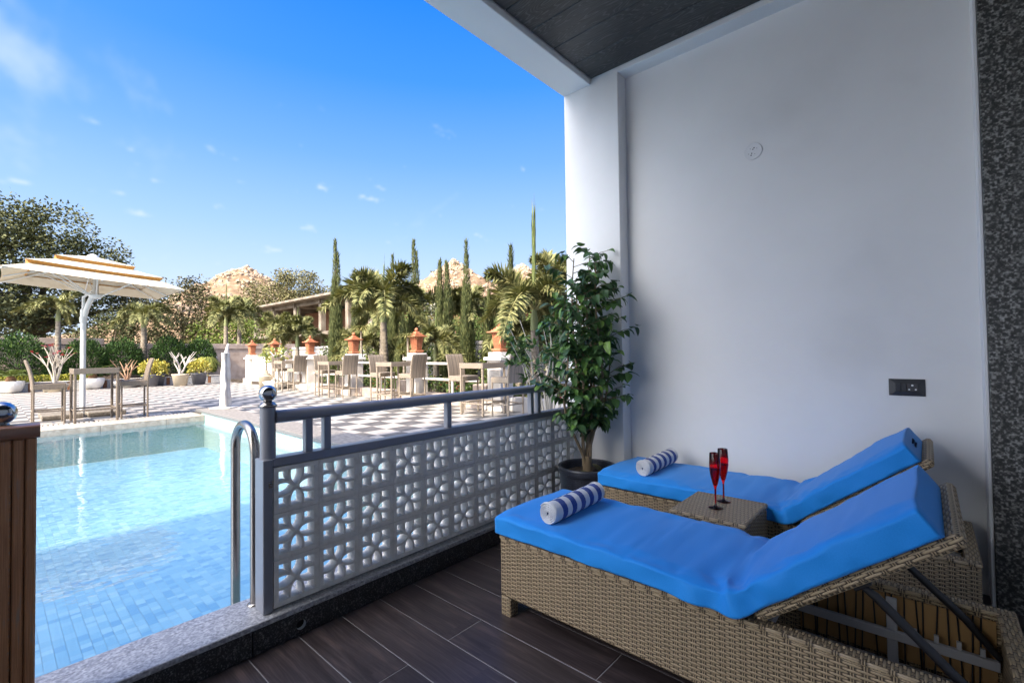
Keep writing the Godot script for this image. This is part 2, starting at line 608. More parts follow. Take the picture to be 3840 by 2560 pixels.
	M.brick = stone(noise_tex(0.03, 30, [[0.0, 0.13, 0.06, 0.035], [0.5, 0.20, 0.095, 0.055], [1.0, 0.26, 0.135, 0.085]], 512, 5), 0.4, 0.9)
	M.bark = stone(noise_tex(0.04, 32, [[0.0, 0.07, 0.05, 0.035], [0.5, 0.15, 0.115, 0.085], [1.0, 0.24, 0.20, 0.155]], 256, 4), 1.2, 0.9, rough_b, 0.5)
	M.palm_bark = stone(noise_tex(0.03, 33, [[0.0, 0.13, 0.105, 0.08], [0.5, 0.24, 0.205, 0.16], [1.0, 0.36, 0.32, 0.265]], 256, 4), 1.2, 0.85, rough_b, 0.3)
	M.crownshaft = mat(0.20, 0.23, 0.10, 0.55)
	M.stem = mat(0.20, 0.145, 0.085, 0.8)
	M.pale_stem = mat(0.42, 0.38, 0.32, 0.8)
	M.soil = stone(noise_tex(0.08, 34, [[0.0, 0.02, 0.015, 0.01], [0.6, 0.05, 0.035, 0.025], [1.0, 0.10, 0.085, 0.05]], 256, 4), 2.0, 0.95, rough_b, 1.0)
	M.ground = stone(noise_tex(0.02, 35, [[0.0, 0.13, 0.10, 0.06], [0.5, 0.20, 0.155, 0.095], [1.0, 0.28, 0.22, 0.14]], 512, 5), 0.05, 0.95)
	var leafm := vmat(0.5, 0.42)
	leafm.metallic_specular = 0.5
	M.leaf = leafm
	M.leaf_matte = vmat(0.75, 0.25)
	M.flower = vmat(0.7, 0.2)
	M.pot_dark = stone(noise_tex(0.12, 36, [[0.0, 0.013, 0.015, 0.022], [0.6, 0.028, 0.032, 0.048], [1.0, 0.07, 0.08, 0.11]], 256, 3), 2.5, 0.4, fine, 0.05)
	M.pot_white = mat(0.74, 0.72, 0.68, 0.4)
	M.pot_tan = mat(0.44, 0.38, 0.29, 0.7)
	M.pot_slate = mat(0.13, 0.13, 0.15, 0.6)
	var glass := StandardMaterial3D.new()
	glass.transparency = BaseMaterial3D.TRANSPARENCY_ALPHA
	glass.albedo_color = Color(0.08, 0.13, 0.13, 0.35)
	glass.roughness = 0.02
	M.glass = glass
	M.wire = mat(0.35, 0.35, 0.35, 0.5, 0.6)
	M.floor_tiles = []
	M.boards = []
	# floor planks: dark wood-look tile, four prints
	for k in 4:
		var ng := noise(0.012, 50 + k, 5)
		var nf := noise(0.05, 60 + k, 4)
		var tone := [1.0, 0.86, 1.12, 0.95][k] as float
		var tx := picture(160, 512, func(x: int, y: int) -> Color:
			var warp := 14.0 * ng.get_noise_2d(x * 0.9, y * 0.35)
			var g := 0.5 + 0.5 * nf.get_noise_2d((x + warp) * 3.2, y * 0.10)
			var b := 0.5 + 0.5 * ng.get_noise_2d(x * 2.0 + 300.0, y * 0.55)
			var q := clampf(0.25 + 0.75 * g * 0.7 + 0.35 * (b - 0.5), 0.0, 1.0)
			var cc := Color(0.018, 0.0135, 0.0145).lerp(Color(0.150, 0.114, 0.112), q * q)
			if b > 0.62: cc = cc.lerp(Color(0.14, 0.095, 0.085), (b - 0.62) * 2.0)
			return (cc * tone).linear_to_srgb())
		var m := StandardMaterial3D.new()
		m.albedo_texture = tx
		m.roughness = 0.36
		m.uv1_scale = Vector3(5.0, 0.78, 1)
		m.metallic_specular = 0.5
		m.heightmap_enabled = true
		m.heightmap_texture = tx
		m.heightmap_scale = 0.04
		M.floor_tiles.append(m)
	M.floor_grout = mat(0.27, 0.26, 0.26, 0.9)
	# ceiling boards: charcoal with raised cathedral grain
	for k in 2:
		var ng := noise(0.006, 80 + k, 3)
		var nf := noise(0.05, 90 + k, 3)
		var tx := picture(160, 1024, func(x: int, y: int) -> Color:
			var f := ng.get_noise_2d(x * 1.6, y * 0.42) * 16.0 + x * 0.045
			var s := pow(0.5 + 0.5 * sin(f * TAU * 0.5), 6.0)
			var g := 0.5 + 0.5 * nf.get_noise_2d(x * 4.0, y * 0.2)
			var q := 0.016 + 0.014 * g + 0.050 * s
			return Color(q, q, q * 1.02).linear_to_srgb())
		var m := StandardMaterial3D.new()
		m.albedo_texture = tx
		m.roughness = 0.42
		m.uv1_scale = Vector3(4.0, 0.4, 1)
		m.heightmap_enabled = true
		m.heightmap_texture = tx
		m.heightmap_scale = 0.08
		M.boards.append(m)
	# weathered slats of the gate
	var gn := noise(0.02, 95, 5)
	var gn2 := noise(0.06, 96, 4)
	var gt := picture(128, 1024, func(x: int, y: int) -> Color:
		var g := 0.5 + 0.5 * gn2.get_noise_2d(x * 3.0 + 8.0 * gn.get_noise_2d(x, y * 0.2), y * 0.06)
		var b := 0.5 + 0.5 * gn.get_noise_2d(x * 0.8, y * 0.25)
		var cc := Color(0.20, 0.075, 0.03).lerp(Color(0.62, 0.30, 0.135), clampf(g * 0.8 + b * 0.4 - 0.1, 0.0, 1.0))
		if b > 0.66: cc = cc.lerp(Color(0.26, 0.21, 0.17), minf((b - 0.66) * 5.0, 0.8))
		return cc.linear_to_srgb())
	var gw := StandardMaterial3D.new()
	gw.albedo_texture = gt
	gw.roughness = 0.5
	gw.uv1_scale = Vector3(20.0, 1.0, 1)
	gw.heightmap_enabled = true
	gw.heightmap_texture = gt
	gw.heightmap_scale = 0.12
	M.gate_wood = gw
	var cap := mat(0.25, 0.115, 0.065, 0.4)
	cap.clearcoat_enabled = true
	cap.clearcoat = 0.5
	cap.clearcoat_roughness = 0.25
	M.gate_cap = cap

# ------------------------------------------------------------------ setting
func seen_at(p: Vector3) -> float:
	# distance from the camera, or a large number outside the frame
	var d := p - Vector3(0, 1.22, 0)
	var z := d.dot(Vector3(0.746810, 0.021734, -0.664682))
	if z < 0.1: return 1e6
	var r := Vector3(0.664940, -0.012797, 0.746787)
	if absf(d.dot(r) / z) > 1.12: return 1e6
	if d.y / z < -0.80: return 1e6
	return d.length()

func build_ground() -> void:
	var g := G.new()
	var o := 1400.0
	var y := -0.16
	# a sheet to the horizon, open where the terrace, pool and hotel stand
	g.quad(V(-o, y, o), V(o, y, o), V(o, y, 12), V(-o, y, 12))
	g.quad(V(-o, y, -29.5), V(o, y, -29.5), V(o, y, -o), V(-o, y, -o))
	g.quad(V(-o, y, 12), V(-33, y, 12), V(-33, y, -29.5), V(-o, y, -29.5))
	g.quad(V(12.4, y, 12), V(o, y, 12), V(o, y, -29.5), V(12.4, y, -29.5))
	struct("ground", g, M.ground)

func build_hotel() -> void:
	var h := thing("hotel_building", "white plastered hotel wing with a deep open porch and dark board ceiling", "building")
	var g := G.new()
	g.bb(V(3.25, 0, -1.69), V(3.62, 3.31, 0.2))
	obj("wall", g, M.plaster, h)
	g = G.new()
	g.bb(V(3.13, 0, -2.18), V(3.62, 3.905, -1.69), 0.004)
	obj("pilaster", g, M.plaster, h)
	g = G.new()
	g.bb(V(3.13, 3.31, -1.689), V(3.62, 3.905, 0.215), 0.003)
	obj("lintel", g, M.plaster, h)
	g = G.new()
	g.bb(V(3.118, 0, 0.2), V(3.62, 3.309, 0.214), 0.002)
	obj("wall_return", g, M.plaster, h)
	g = G.new()
	g.bb(V(3.105, 0, 0.215), V(3.62, 3.9, 2.8), 0.003)
	obj("granite_jamb", g, M.granite_grey, h).set_meta("label", "speckled grey granite cladding at the corner of the white wall")
	g = G.new()
	g.bb(V(-9.3, 3.305, -2.18), V(3.129, 3.905, -1.925), 0.004)
	obj("beam", g, M.plaster, h)
	g = G.new()
	g.bb(V(-9, 0, 0.8), V(3.104, 3.344, 1.1))
	obj("wall", g, M.plaster, h)
	g = G.new()
	g.bb(V(-9.3, 0, -1.9), V(-9, 3.9, 1.1))
	obj("wall", g, M.plaster, h)
	g = G.new()
	g.bb(V(-32, 3.91, -2.175), V(3.62, 17.4, 10))
	g.bb(V(-32, -0.2, -2.17), V(-9.31, 3.909, 10))
	obj("upper_wall", g, M.white_wall, h)
	# ceiling: dark boards running out towards the pool
	g = G.new()
	g.bb(V(-9, 3.37, -1.91), V(3.125, 3.9, 2.8))
	var ce := obj("ceiling", g, M.black, h)
	for k in 33:
		var x := 3.0 - 0.25 * k
		g = G.new()
		g.uvo = Vector2(rng.randf(), rng.randf() * 3.0)
		g.bb(V(x - 0.123, 3.345, -1.915), V(x + 0.123, 3.369, 2.79), 0.004)
		obj("ceiling_board", g, M.boards[k % 2], ce)

func build_porch_floor() -> void:
	var g := G.new()
	g.bb(V(-9, -0.18, -2.06), V(3.25, 0.0022, 2.8))
	var f := struct("porch_floor", g, M.floor_grout)
	var variants := []
	for k in 6:
		g = G.new()
		g.uvo = Vector2(0.0, k * 0.37)
		g.box(Vector3.ZERO, V(0.1965, 0.008, 1.1965), 0.0015)
		variants.append(g.mesh())
	for c in 42:
		var x := -4.9 + 0.2 * c + 0.098 - 0.1 + 0.1
		x = 1.0 + 0.2 * (c - 29)
		if x > 3.2 or x < -5: continue
		var off := -1.543 if posmod(c - 29, 2) == 0 else -0.943
		for r in range(-1, 5):
			var z0 := off + 1.2 * r
			var a := maxf(z0, -2.062)
			var b := minf(z0 + 1.2, 2.79)
			if b - a < 0.05: continue
			var m: Material = M.floor_tiles[rng.randi() % 4]
			if b - a > 1.19:
				obj("plank", variants[rng.randi() % 6], m, f, T(x, 0, (a + b) / 2))
			else:
				g = G.new()
				g.uvo = Vector2(0, rng.randf())
				g.box(Vector3.ZERO, V(0.1965, 0.008, b - a - 0.0035), 0.0015)
				obj("plank", g, m, f, T(x, 0, (a + b) / 2))

func build_kerb() -> void:
	var k := structure("kerb")
	# front slabs of polished dark granite; a drain hole is cut through one
	var xs := [-8.2, -5.0, -2.4, 0.72, 2.0, 3.128]
	for i in xs.size() - 1:
		var a: float = xs[i] + 0.001
		var b: float = xs[i + 1] - 0.001
		if i == 3:
			var cs := CSGBox3D.new()
			cs.name = "front_slab"
			cs.size = V(b - a, 0.29, 0.02)
			cs.position = V((a + b) / 2, -0.022, -2.076)
			cs.material = M.granite
			var ho := CSGCylinder3D.new()
			ho.name = "drain_hole"
			ho.radius = 0.021
			ho.height = 0.2
			ho.sides = 14
			ho.operation = CSGShape3D.OPERATION_SUBTRACTION
			ho.rotation_degrees = V(90, 0, 0)
			ho.position = V(0.915 - (a + b) / 2, 0.065, 0)
			cs.add_child(ho)
			k.add_child(cs, true)
			continue
		var g := G.new()
		g.bb(V(a, -0.167, -2.086), V(b, 0.123, -2.066), 0.003)
		obj("front_slab", g, M.granite, k)
	var g := G.new()
	g.bb(V(-8.2, -0.9, -2.295), V(3.128, 0.102, -2.11))
	g.bb(V(1.1, -0.9, -2.11), V(3.128, 0.102, -2.087))
	g.bb(V(-8.2, -0.9, -2.11), V(0.86, 0.102, -2.087))
	obj("core", g, M.grey_wall, k)
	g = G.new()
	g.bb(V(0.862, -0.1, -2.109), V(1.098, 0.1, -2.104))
	obj("drain_shade", g, M.hole, k)  # black sheet added behind the hole to paint its shade
	var x := -8.2
	while x < 3.1:
		var e := minf(x + 1.31, 3.128)
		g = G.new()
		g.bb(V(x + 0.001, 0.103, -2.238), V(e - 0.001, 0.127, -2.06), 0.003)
		obj("top_slab", g, M.granite_top_lit, k)
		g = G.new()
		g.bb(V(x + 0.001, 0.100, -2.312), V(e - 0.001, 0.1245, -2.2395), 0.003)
		obj("edge_slab", g, M.granite_top_lit, k)
		x = e

func build_pool() -> void:
	var p := structure("pool")
	var g := G.new()
	var x0 := -8.0
	var x1 := 3.19
	var z0 := -12.02
	var z1 := -2.30
	g.bb(V(x0, YF - 0.2, z0), V(x1, YF - 0.004, z1))
	obj("floor_base", g, M.pool_grout, p)
	var wallm := stone(noise_tex(0.06, 41, [[0.0, 0.17, 0.31, 0.34], [0.5, 0.27, 0.40, 0.40], [1.0, 0.40, 0.48, 0.44]], 256, 3), 1.6, 0.4)
	g = G.new()
	g.bb(V(x1, YF - 0.2, z0 - 0.2), V(x1 + 0.25, -0.052, z1))
	obj("side_wall", g, wallm, p)
	g = G.new()
	g.bb(V(x0, YF - 0.2, z0 - 0.25), V(x1 - 0.001, -0.232, z0))
	obj("far_wall", g, wallm, p)
	g = G.new()
	g.bb(V(x0, YF - 0.2, z1 - 0.004), V(x1 - 0.001, 0.095, z1 + 0.1))
	obj("near_wall", g, wallm, p)
	g = G.new()
	g.bb(V(x0 - 0.25, YF - 0.2, z0), V(x0 - 0.001, 0.0, z1))
	obj("side_wall", g, wallm, p)
	# mosaic on the floor: columns of chips, each chip one of four blues
	var tones := [Color(0.20, 0.42, 0.58), Color(0.235, 0.46, 0.61), Color(0.285, 0.51, 0.64), Color(0.155, 0.36, 0.545)]
	var lens := [0.031, 0.062, 0.093]
	var small := {}
	for a in 4:
		for b in 3:
			var q := G.new()
			q.col = tones[a]
			q.box(Vector3.ZERO, V(0.0605, 0.006, lens[b] - 0.0025), 0.0012)
			small[[a, b]] = q.mesh()
	var chips := []
	var xx := x0
	while xx < x1 - 0.06:
		var zz := z1 - 0.002 - rng.randf() * 0.07
		while zz > z0 + 0.12:
			var b := [0, 1, 1, 1, 2][rng.randi() % 5] as int
			var a := [0, 0, 1, 1, 2, 3][rng.randi() % 6] as int
			var at := V(xx + 0.031, YF, zz - lens[b] / 2)
			chips.append([seen_at(at), at, a, b])
			zz -= lens[b]
		xx += 0.0625
	chips.sort_custom(func(a, b): return a[0] < b[0])
	var rest := G.new()
	for k in chips.size():
		var q: Array = chips[k]
		if k < 300:
			obj("pool_tile", small[[q[2], q[3]]], M.pool_tile, p, Transform3D(Basis.IDENTITY, q[1]))
		else:
			rest.col = tones[q[2]]
			var c: Vector3 = q[1]
			var hz: float = lens[q[3]] / 2 - 0.0012
			var y := YF + 0.003
			rest.quad(V(c.x - 0.0302, y, c.z + hz), V(c.x + 0.0302, y, c.z + hz), V(c.x + 0.0302, y, c.z - hz), V(c.x - 0.0302, y, c.z - hz))
	obj("pool_tiles", rest, M.pool_tile, p).set_meta("kind", "stuff")
	# water
	g = G.new()
	g.quad(V(x0, YW, z1 - 0.003), V(x1, YW, z1 - 0.003), V(x1, YW, z0), V(x0, YW, z0))
	struct("water", g, M.water)
	# coping on the house side of the terrace: rough grey slabs with a dark cut edge
	var z := -2.34
	while z > -12.5:
		var e := maxf(z - 0.9, -12.55)
		g = G.new()
		g.bb(V(3.172, -0.05, z - 0.0015), V(3.72, 0.0, e + 0.0015), 0.004)
		obj("coping_slab", g, M.coping, p)
		g = G.new()
		g.bb(V(3.158, -0.052, z - 0.003), V(3.171, -0.004, e + 0.003), 0.003)
		obj("edge_stone", g, M.coping_edge, p)
		z = e
	# far coping, lower and paler, then the drain channel
	var x := x0
	while x < 3.17:
		var e := minf(x + 1.05, 3.188)
		g = G.new()
		g.bb(V(x + 0.0015, -0.23, -12.72), V(e - 0.0015, -0.10, -11.985), 0.006)
		obj("coping_slab", g, M.coping_pale, p)
		x = e
	g = G.new()
	g.bb(V(x0, -0.2, -12.93), V(3.16, -0.135, -12.721))
	obj("channel", g, M.hole, p)  # black block under the bars paints the shade in the slot
	g = G.new()
	for k in 150:
		var bx := 3.14 - k * 0.075
		if bx < x0: break
		g.bb(V(bx - 0.02, -0.134, -12.925), V(bx + 0.02, -0.101, -12.725))
	obj("grating", g, M.grey_wall, p)

func build_terrace() -> void:
	var t := structure("terrace")
	var g := G.new()
	g.bb(V(3.7, -0.3, -26.1), V(8.35, -0.111, -2.3))
	g.bb(V(-33, -0.3, -29.5), V(3.7, -0.111, -12.93))
	g.bb(V(3.7, -0.3, -29.5), V(12.4, -0.111, -26.1))
	g.bb(V(8.35, -0.3, -26.1), V(12.4, -0.131, 12))
	g.bb(V(3.7, -0.3, -2.3), V(8.35, -0.111, 12))
	g.bb(V(-33, -0.3, -12.93), V(-8.25, -0.111, -2.2))
	obj("base", g, M.grout, t)
	var one := G.new()
	one.box(Vector3.ZERO, V(0.4465, 0.012, 0.4465), 0.0015)
	var om := one.mesh()
	var tiles := []
	for i in range(-30, 11):
		for j in range(-50, 11):
			var x := 3.73 + 0.45 * i + 0.225
			var z := -6.64 + 0.45 * j + 0.225
			if z < -26.0 or z > -2.5 or x > 8.3: continue
			if x < 3.73 and z > -13.15: continue
			tiles.append([seen_at(V(x, YT, z)), x, z, posmod(i + j, 2)])
	tiles.sort_custom(func(a, b): return a[0] < b[0])
	var rest := [G.new(), G.new()]
	for k in tiles.size():
		var q: Array = tiles[k]
		var kind: int = q[3]
		if k < 300:
			obj("floor_tile", om, (M.tile_light if kind == 0 else M.tile_dark)[0], t, T(q[1], YT - 0.006, q[2]))
		else:
			rest[kind].bb(V(q[1] - 0.2232, YT - 0.011, q[2] - 0.2232), V(q[1] + 0.2232, YT, q[2] + 0.2232))
	obj("floor_tiles", rest[0], M.tile_light[0], t).set_meta("kind", "stuff")
	obj("floor_tiles", rest[1], M.tile_dark[0], t).set_meta("kind", "stuff")

# ------------------------------------------------------------------ balustrade, gate, rail
func breeze_block() -> ArrayMesh:
	var g := G.new()
	var o := 0.0992
	var i := 0.0785
	var d := 0.036
	g.bb(V(-o, i, -d), V(o, o, d), 0.0015)
	g.bb(V(-o, -o, -d), V(o, -i, d), 0.0015)
	g.bb(V(-o, -i, -d), V(-i, i, d))
	g.bb(V(i, -i, -d), V(o, i, d))
	for r in 4:
		for s in [-1, 1]:
			var rot := Basis(Vector3(0, 0, 1), r * PI / 2)
			var pts := []
			for k in 8:
				var u := k / 7.0
				var q := Vector2(0, 0) * (1 - u) * (1 - u) + Vector2(0.037, 0.026) * 2 * u * (1 - u) + Vector2(0.0285, 0.0795) * u * u
				pts.append(Vector2(q.x * s, q.y))
			for k in 7:
				var a: Vector2 = pts[k]
				var b: Vector2 = pts[k + 1]
				var da: Vector2 = (pts[mini(k + 1, 7)] - pts[maxi(k - 1, 0)]).normalized()
				var db: Vector2 = (pts[mini(k + 2, 7)] - pts[k]).normalized()
				var na := Vector2(-da.y, da.x) * 0.0050
				var nb := Vector2(-db.y, db.x) * 0.0050
				var f := func(p: Vector2, z: float) -> Vector3: return rot * Vector3(p.x, p.y, z)
				var zf := d - 0.004
				g.quad(f.call(a - na, zf), f.call(b - nb, zf), f.call(b + nb, zf), f.call(a + na, zf))
				g.quad(f.call(a + na, -zf), f.call(b + nb, -zf), f.call(b - nb, -zf), f.call(a - na, -zf))
				g.quad(f.call(a - na, -zf), f.call(b - nb, -zf), f.call(b - nb, zf), f.call(a - na, zf))
				g.quad(f.call(a + na, zf), f.call(b + nb, zf), f.call(b + nb, -zf), f.call(a + na, -zf))
	var h := G.new()
	h.lathe(Vector3.ZERO, PackedVector2Array([Vector2(0.0125, -0.004), Vector2(0.0125, 0.004), Vector2(0.010, 0.0065), Vector2(0.0001, 0.0078)]), 14, false)
	for k in h.v.size():
		h.v[k] = Vector3(h.v[k].x, -h.v[k].z, h.v[k].y + d - 0.003)
		h.n[k] = Vector3(h.n[k].x, -h.n[k].z, h.n[k].y)
	var st := g.v.size()
	g.v.append_array(h.v); g.n.append_array(h.n); g.t.append_array(h.t); g.c.append_array(h.c)
	for q in h.ix: g.ix.append(q + st)
	return g.mesh()

func build_balustrade() -> void:
	var b := thing("balustrade", "low screen of pale pierced blocks under a grey painted steel handrail", "balustrade", V(0.8, 0.127, -2.14))
	var L := func(x: float, y: float, z: float) -> Vector3: return V(x - 0.8, y - 0.127, z + 2.14)
	var g := G.new()
	g.bb(L.call(0.772, 0.127, -2.19), L.call(0.812, 0.772, -2.10), 0.003)
	obj("post", g, M.grey_paint, b)
	g = G.new()
	g.lathe(L.call(0.808, 0, -2.145), PackedVector2Array([Vector2(0.0315, 0.772), Vector2(0.0315, 0.995)]), 28)
	obj("post_tube", g, M.grey_paint, b)
	g = G.new()
	g.lathe(L.call(0.808, 0, -2.145), PackedVector2Array([Vector2(0.001, 0.994), Vector2(0.037, 0.994), Vector2(0.0375, 1.000), Vector2(0.035, 1.004), Vector2(0.031, 1.007), Vector2(0.027, 1.013), Vector2(0.018, 1.017), Vector2(0.014, 1.022)]), 28, false)
	var col := obj("collar", g, M.steel_dull, b)
	g = G.new()
	g.ball(L.call(0.808, 1.052, -2.145), 0.0365, 32)
	obj("ball_finial", g, M.steel, col)
	g = G.new()
	g.rod(L.call(0.835, 0.948, -2.14), L.call(3.128, 0.948, -2.14), 0.0285, 20)
	obj("handrail", g, M.grey_paint, b)
	g = G.new()
	g.bb(L.call(0.813, 0.735, -2.175), L.call(3.128, 0.774, -2.108), 0.003)
	obj("top_bar", g, M.grey_paint, b)
	for x in [0.980, 1.068, 1.820, 2.598, 2.678]:
		g = G.new()
		g.bb(L.call(x - 0.0165, 0.774, -2.158), L.call(x + 0.0165, 0.924, -2.122), 0.002)
		obj("upright", g, M.grey_paint, b)
	g = G.new()
	g.bb(L.call(0.795, 0.66, -2.099), L.call(0.81, 0.672, -2.092), 0.002)
	g.bb(L.call(0.7935, 0.652, -2.104), L.call(0.8115, 0.681, -2.0995), 0.001)
	obj("latch_plate", g, M.steel_dull, b)
	var bm := breeze_block()
	for r in 3:
		for k in 12:
			var x := 0.917 + 0.2 * k
			if x > 3.14: continue
			obj("breeze_block", bm, M.block, b, Transform3D(Basis.IDENTITY, L.call(x, 0.2335 + 0.2 * r, -2.145)))

func build_gate() -> void:
	var t := thing("slatted_gate", "weathered orange brown slatted wooden gate panel with a polished steel ball", "gate", V(-0.25, 0.127, -2.12))
	var L := func(x: float, y: float, z: float) -> Vector3: return V(x + 0.25, y - 0.127, z + 2.12)
	var g := G.new()
	g.bb(L.call(-0.62, 0.14, -2.15), L.call(0.098, 0.968, -2.125))
	obj("backing_board", g, M.gate_wood, t)
	for k in 26:
		var x := 0.0905 - 0.0275 * k
		g = G.new()
		g.uvo = Vector2(k * 0.137, k * 0.31)
		g.bb(L.call(x - 0.0122, 0.135, -2.124), L.call(x + 0.0122, 0.97, -2.095), 0.004)
		obj("slat", g, M.gate_wood, t)
	g = G.new()
	g.surf(1, 20, func(u: float, v: float) -> Vector3:
		var an := TAU * v
		var cx: float = signf(cos(an)) * pow(absf(cos(an)), 0.5)
		var cy: float = signf(sin(an)) * pow(absf(sin(an)), 0.5)
		return L.call(lerpf(-0.64, 0.109, u), 0.991 + 0.023 * cy, -2.122 + 0.046 * cx), true)
	g.bb(L.call(0.104, 0.971, -2.163), L.call(0.1085, 1.010, -2.081), 0.002)
	obj("cap_rail", g, M.gate_cap, t)
	g = G.new()
	g.lathe(L.call(0.028, 0, -2.135), PackedVector2Array([Vector2(0.02, 1.012), Vector2(0.016, 1.018), Vector2(0.012, 1.024)]), 20, false)
	var cl := obj("collar", g, M.steel_dull, t)
	g = G.new()
	g.ball(L.call(0.028, 1.051, -2.135), 0.0345, 32)
	obj("ball_finial", g, M.steel, cl)

func build_grab_rail() -> void:
	var t := thing("pool_grab_rail", "bent stainless steel grab rail standing at the edge of the pool", "handrail", V(0.788, 0.127, -2.235))
	var g := G.new()
	var path := PackedVector3Array([V(0, 0.0, 0)])
	for k in 8: path.append(V(0, 0.09 * k + 0.02, 0))
	for k in range(1, 16):
		var an := PI * k / 16.0
		path.append(V(0, 0.65 + 0.123 * sin(an), -0.123 + 0.123 * cos(an)))
	for k in 14: path.append(V(0, 0.65 - 0.1 * k, -0.246))
	var rad := PackedFloat32Array()
	for k in path.size(): rad.append(0.0205)
	g.tube(path, rad, 18)
	obj("rail", g, M.steel_dull, t)
	g = G.new()
	g.lathe(V(0, 0, 0), PackedVector2Array([Vector2(0.032, 0), Vector2(0.032, 0.003), Vector2(0.022, 0.008)]), 20, false)
	obj("floor_flange", g, M.steel_dull, t)
	g = G.new()
	g.rod(V(0.0, 0.50, 0.0), V(0.0, 0.50, 0.045), 0.010, 10)
	obj("bracket", g, M.steel_dull, t)

# ------------------------------------------------------------------ loungers
const BD := Vector3(0, 0.604, 0.797)     # up the backrest
const BN := Vector3(0, 0.797, -0.604)    # out of the backrest

func build_loungers() -> void:
	var t := thing("sun_lounger", "tan wicker sun lounger next to the balustrade with its backrest raised on black struts", "sun lounger", V(1.894, 0, -0.66), 0.0, "sun loungers in the porch")
	var L := func(x: float, y: float, z: float) -> Vector3: return V(x - 1.894, y, z + 0.66)
	var g := G.new()
	g.bb(L.call(1.594, 0.09, -1.51), L.call(1.632, 0.352, 0.19), 0.006)
	obj("side_panel", g, M.wicker, t)
	g = G.new()
	g.bb(L.call(2.156, 0.09, -1.51), L.call(2.194, 0.352, 0.19), 0.006)
	var sp := obj("side_panel", g, M.wicker, t)
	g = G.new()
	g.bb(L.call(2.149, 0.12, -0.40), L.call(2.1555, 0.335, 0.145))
	obj("backlit_weave", g, M.wicker_backlit, sp)  # flat panel coloured as weave lit from behind
	g = G.new()
	for k in 19:
		var z := -0.39 + 0.028 * k + 0.006 * sin(k * 2.3)
		g.rod(L.call(2.1455, 0.34, z), L.call(2.1445, 0.105, z + 0.012 * sin(k * 1.7)), 0.0026, 5)
	obj("loose_strands", g, M.black, sp)
	g = G.new()
	g.bb(L.call(1.632, 0.09, -1.51), L.call(2.156, 0.352, -1.475), 0.006)
	obj("end_panel", g, M.wicker, t)
	g = G.new()
	g.bb(L.call(1.632, 0.09, 0.155), L.call(2.156, 0.352, 0.19), 0.006)
	obj("end_panel", g, M.wicker, t)
	g = G.new()
	g.bb(L.call(1.590, 0.350, -1.514), L.call(1.642, 0.366, 0.194), 0.005)
	g.bb(L.call(2.146, 0.350, -1.514), L.call(2.198, 0.366, 0.194), 0.005)
	g.bb(L.call(1.6425, 0.3505, -1.514), L.call(2.1455, 0.3655, -1.466), 0.005)
	g.bb(L.call(1.6425, 0.3505, 0.146), L.call(2.1455, 0.3655, 0.194), 0.005)
	obj("rim", g, M.wicker, t)
	for x in [1.595, 2.136]:
		for z in [-1.509, 0.131]:
			g = G.new()
			g.bb(L.call(x, 0.0, z), L.call(x + 0.057, 0.0905, z + 0.058), 0.005)
			obj("leg", g, M.wicker, t)
	g = G.new()
	g.bb(L.call(1.633, 0.325, -1.474), L.call(2.155, 0.349, -0.43))
	obj("seat_deck", g, M.wicker, t)
	g = G.new()
	g.bb(L.call(2.112, 0.195, -0.40), L.call(2.132, 0.225, 0.15), 0.002)
	g.bb(L.call(2.12, 0.10, -0.13), L.call(2.135, 0.335, -0.10), 0.002)
	for k in 4: g.bb(L.call(2.118, 0.226, -0.06 + 0.055 * k), L.call(2.13, 0.25, -0.048 + 0.055 * k))
	g.bb(L.call(2.12, 0.092, -0.42), L.call(2.14, 0.112, 0.15), 0.002)
	g.bb(L.call(1.64, 0.30, -0.425), L.call(2.15, 0.324, -0.40), 0.002)
	g.rod(L.call(1.68, 0.31, -0.40), L.call(1.72, 0.10, -0.30), 0.012, 6)
	obj("inner_frame", g, M.alu, t)
	# backrest
	var hinge: Vector3 = L.call(1.894, 0.383, -0.42)
	var bas := Basis(Vector3.RIGHT, BN, BD)
	g = G.new()
	g.box(hinge + BD * 0.30, V(0.604, 0.036, 0.60), 0.010, bas)
	obj("backrest", g, M.wicker, t)
	for x in [1.665, 2.118]:
		g = G.new()
		g.tube(PackedVector3Array([L.call(x, 0.535, -0.15), L.call(x, 0.52, -0.125), L.call(x, 0.33, 0.075), L.call(x, 0.235, 0.15)]), PackedFloat32Array([0.009, 0.0125, 0.0125, 0.010]), 10)
		g.box(L.call(x, 0.545, -0.155), V(0.03, 0.02, 0.05), 0.003, bas)
		obj("strut", g, M.black, t)
	dup(t, t.position + V(0.986, 0, -0.05), 0.0, "tan wicker sun lounger against the white wall beyond the little wicker table")
	tag(obj("lounger_cushion", cushion(1.576, 2.15, 0.0, 3), M.blue), "bright blue mattress on the lounger next to the balustrade", "cushion", "blue lounger mattresses")
	tag(obj("lounger_cushion", cushion(2.566, 3.135, -0.05, 8), M.blue), "bright blue mattress on the lounger against the white wall", "cushion", "blue lounger mattresses")

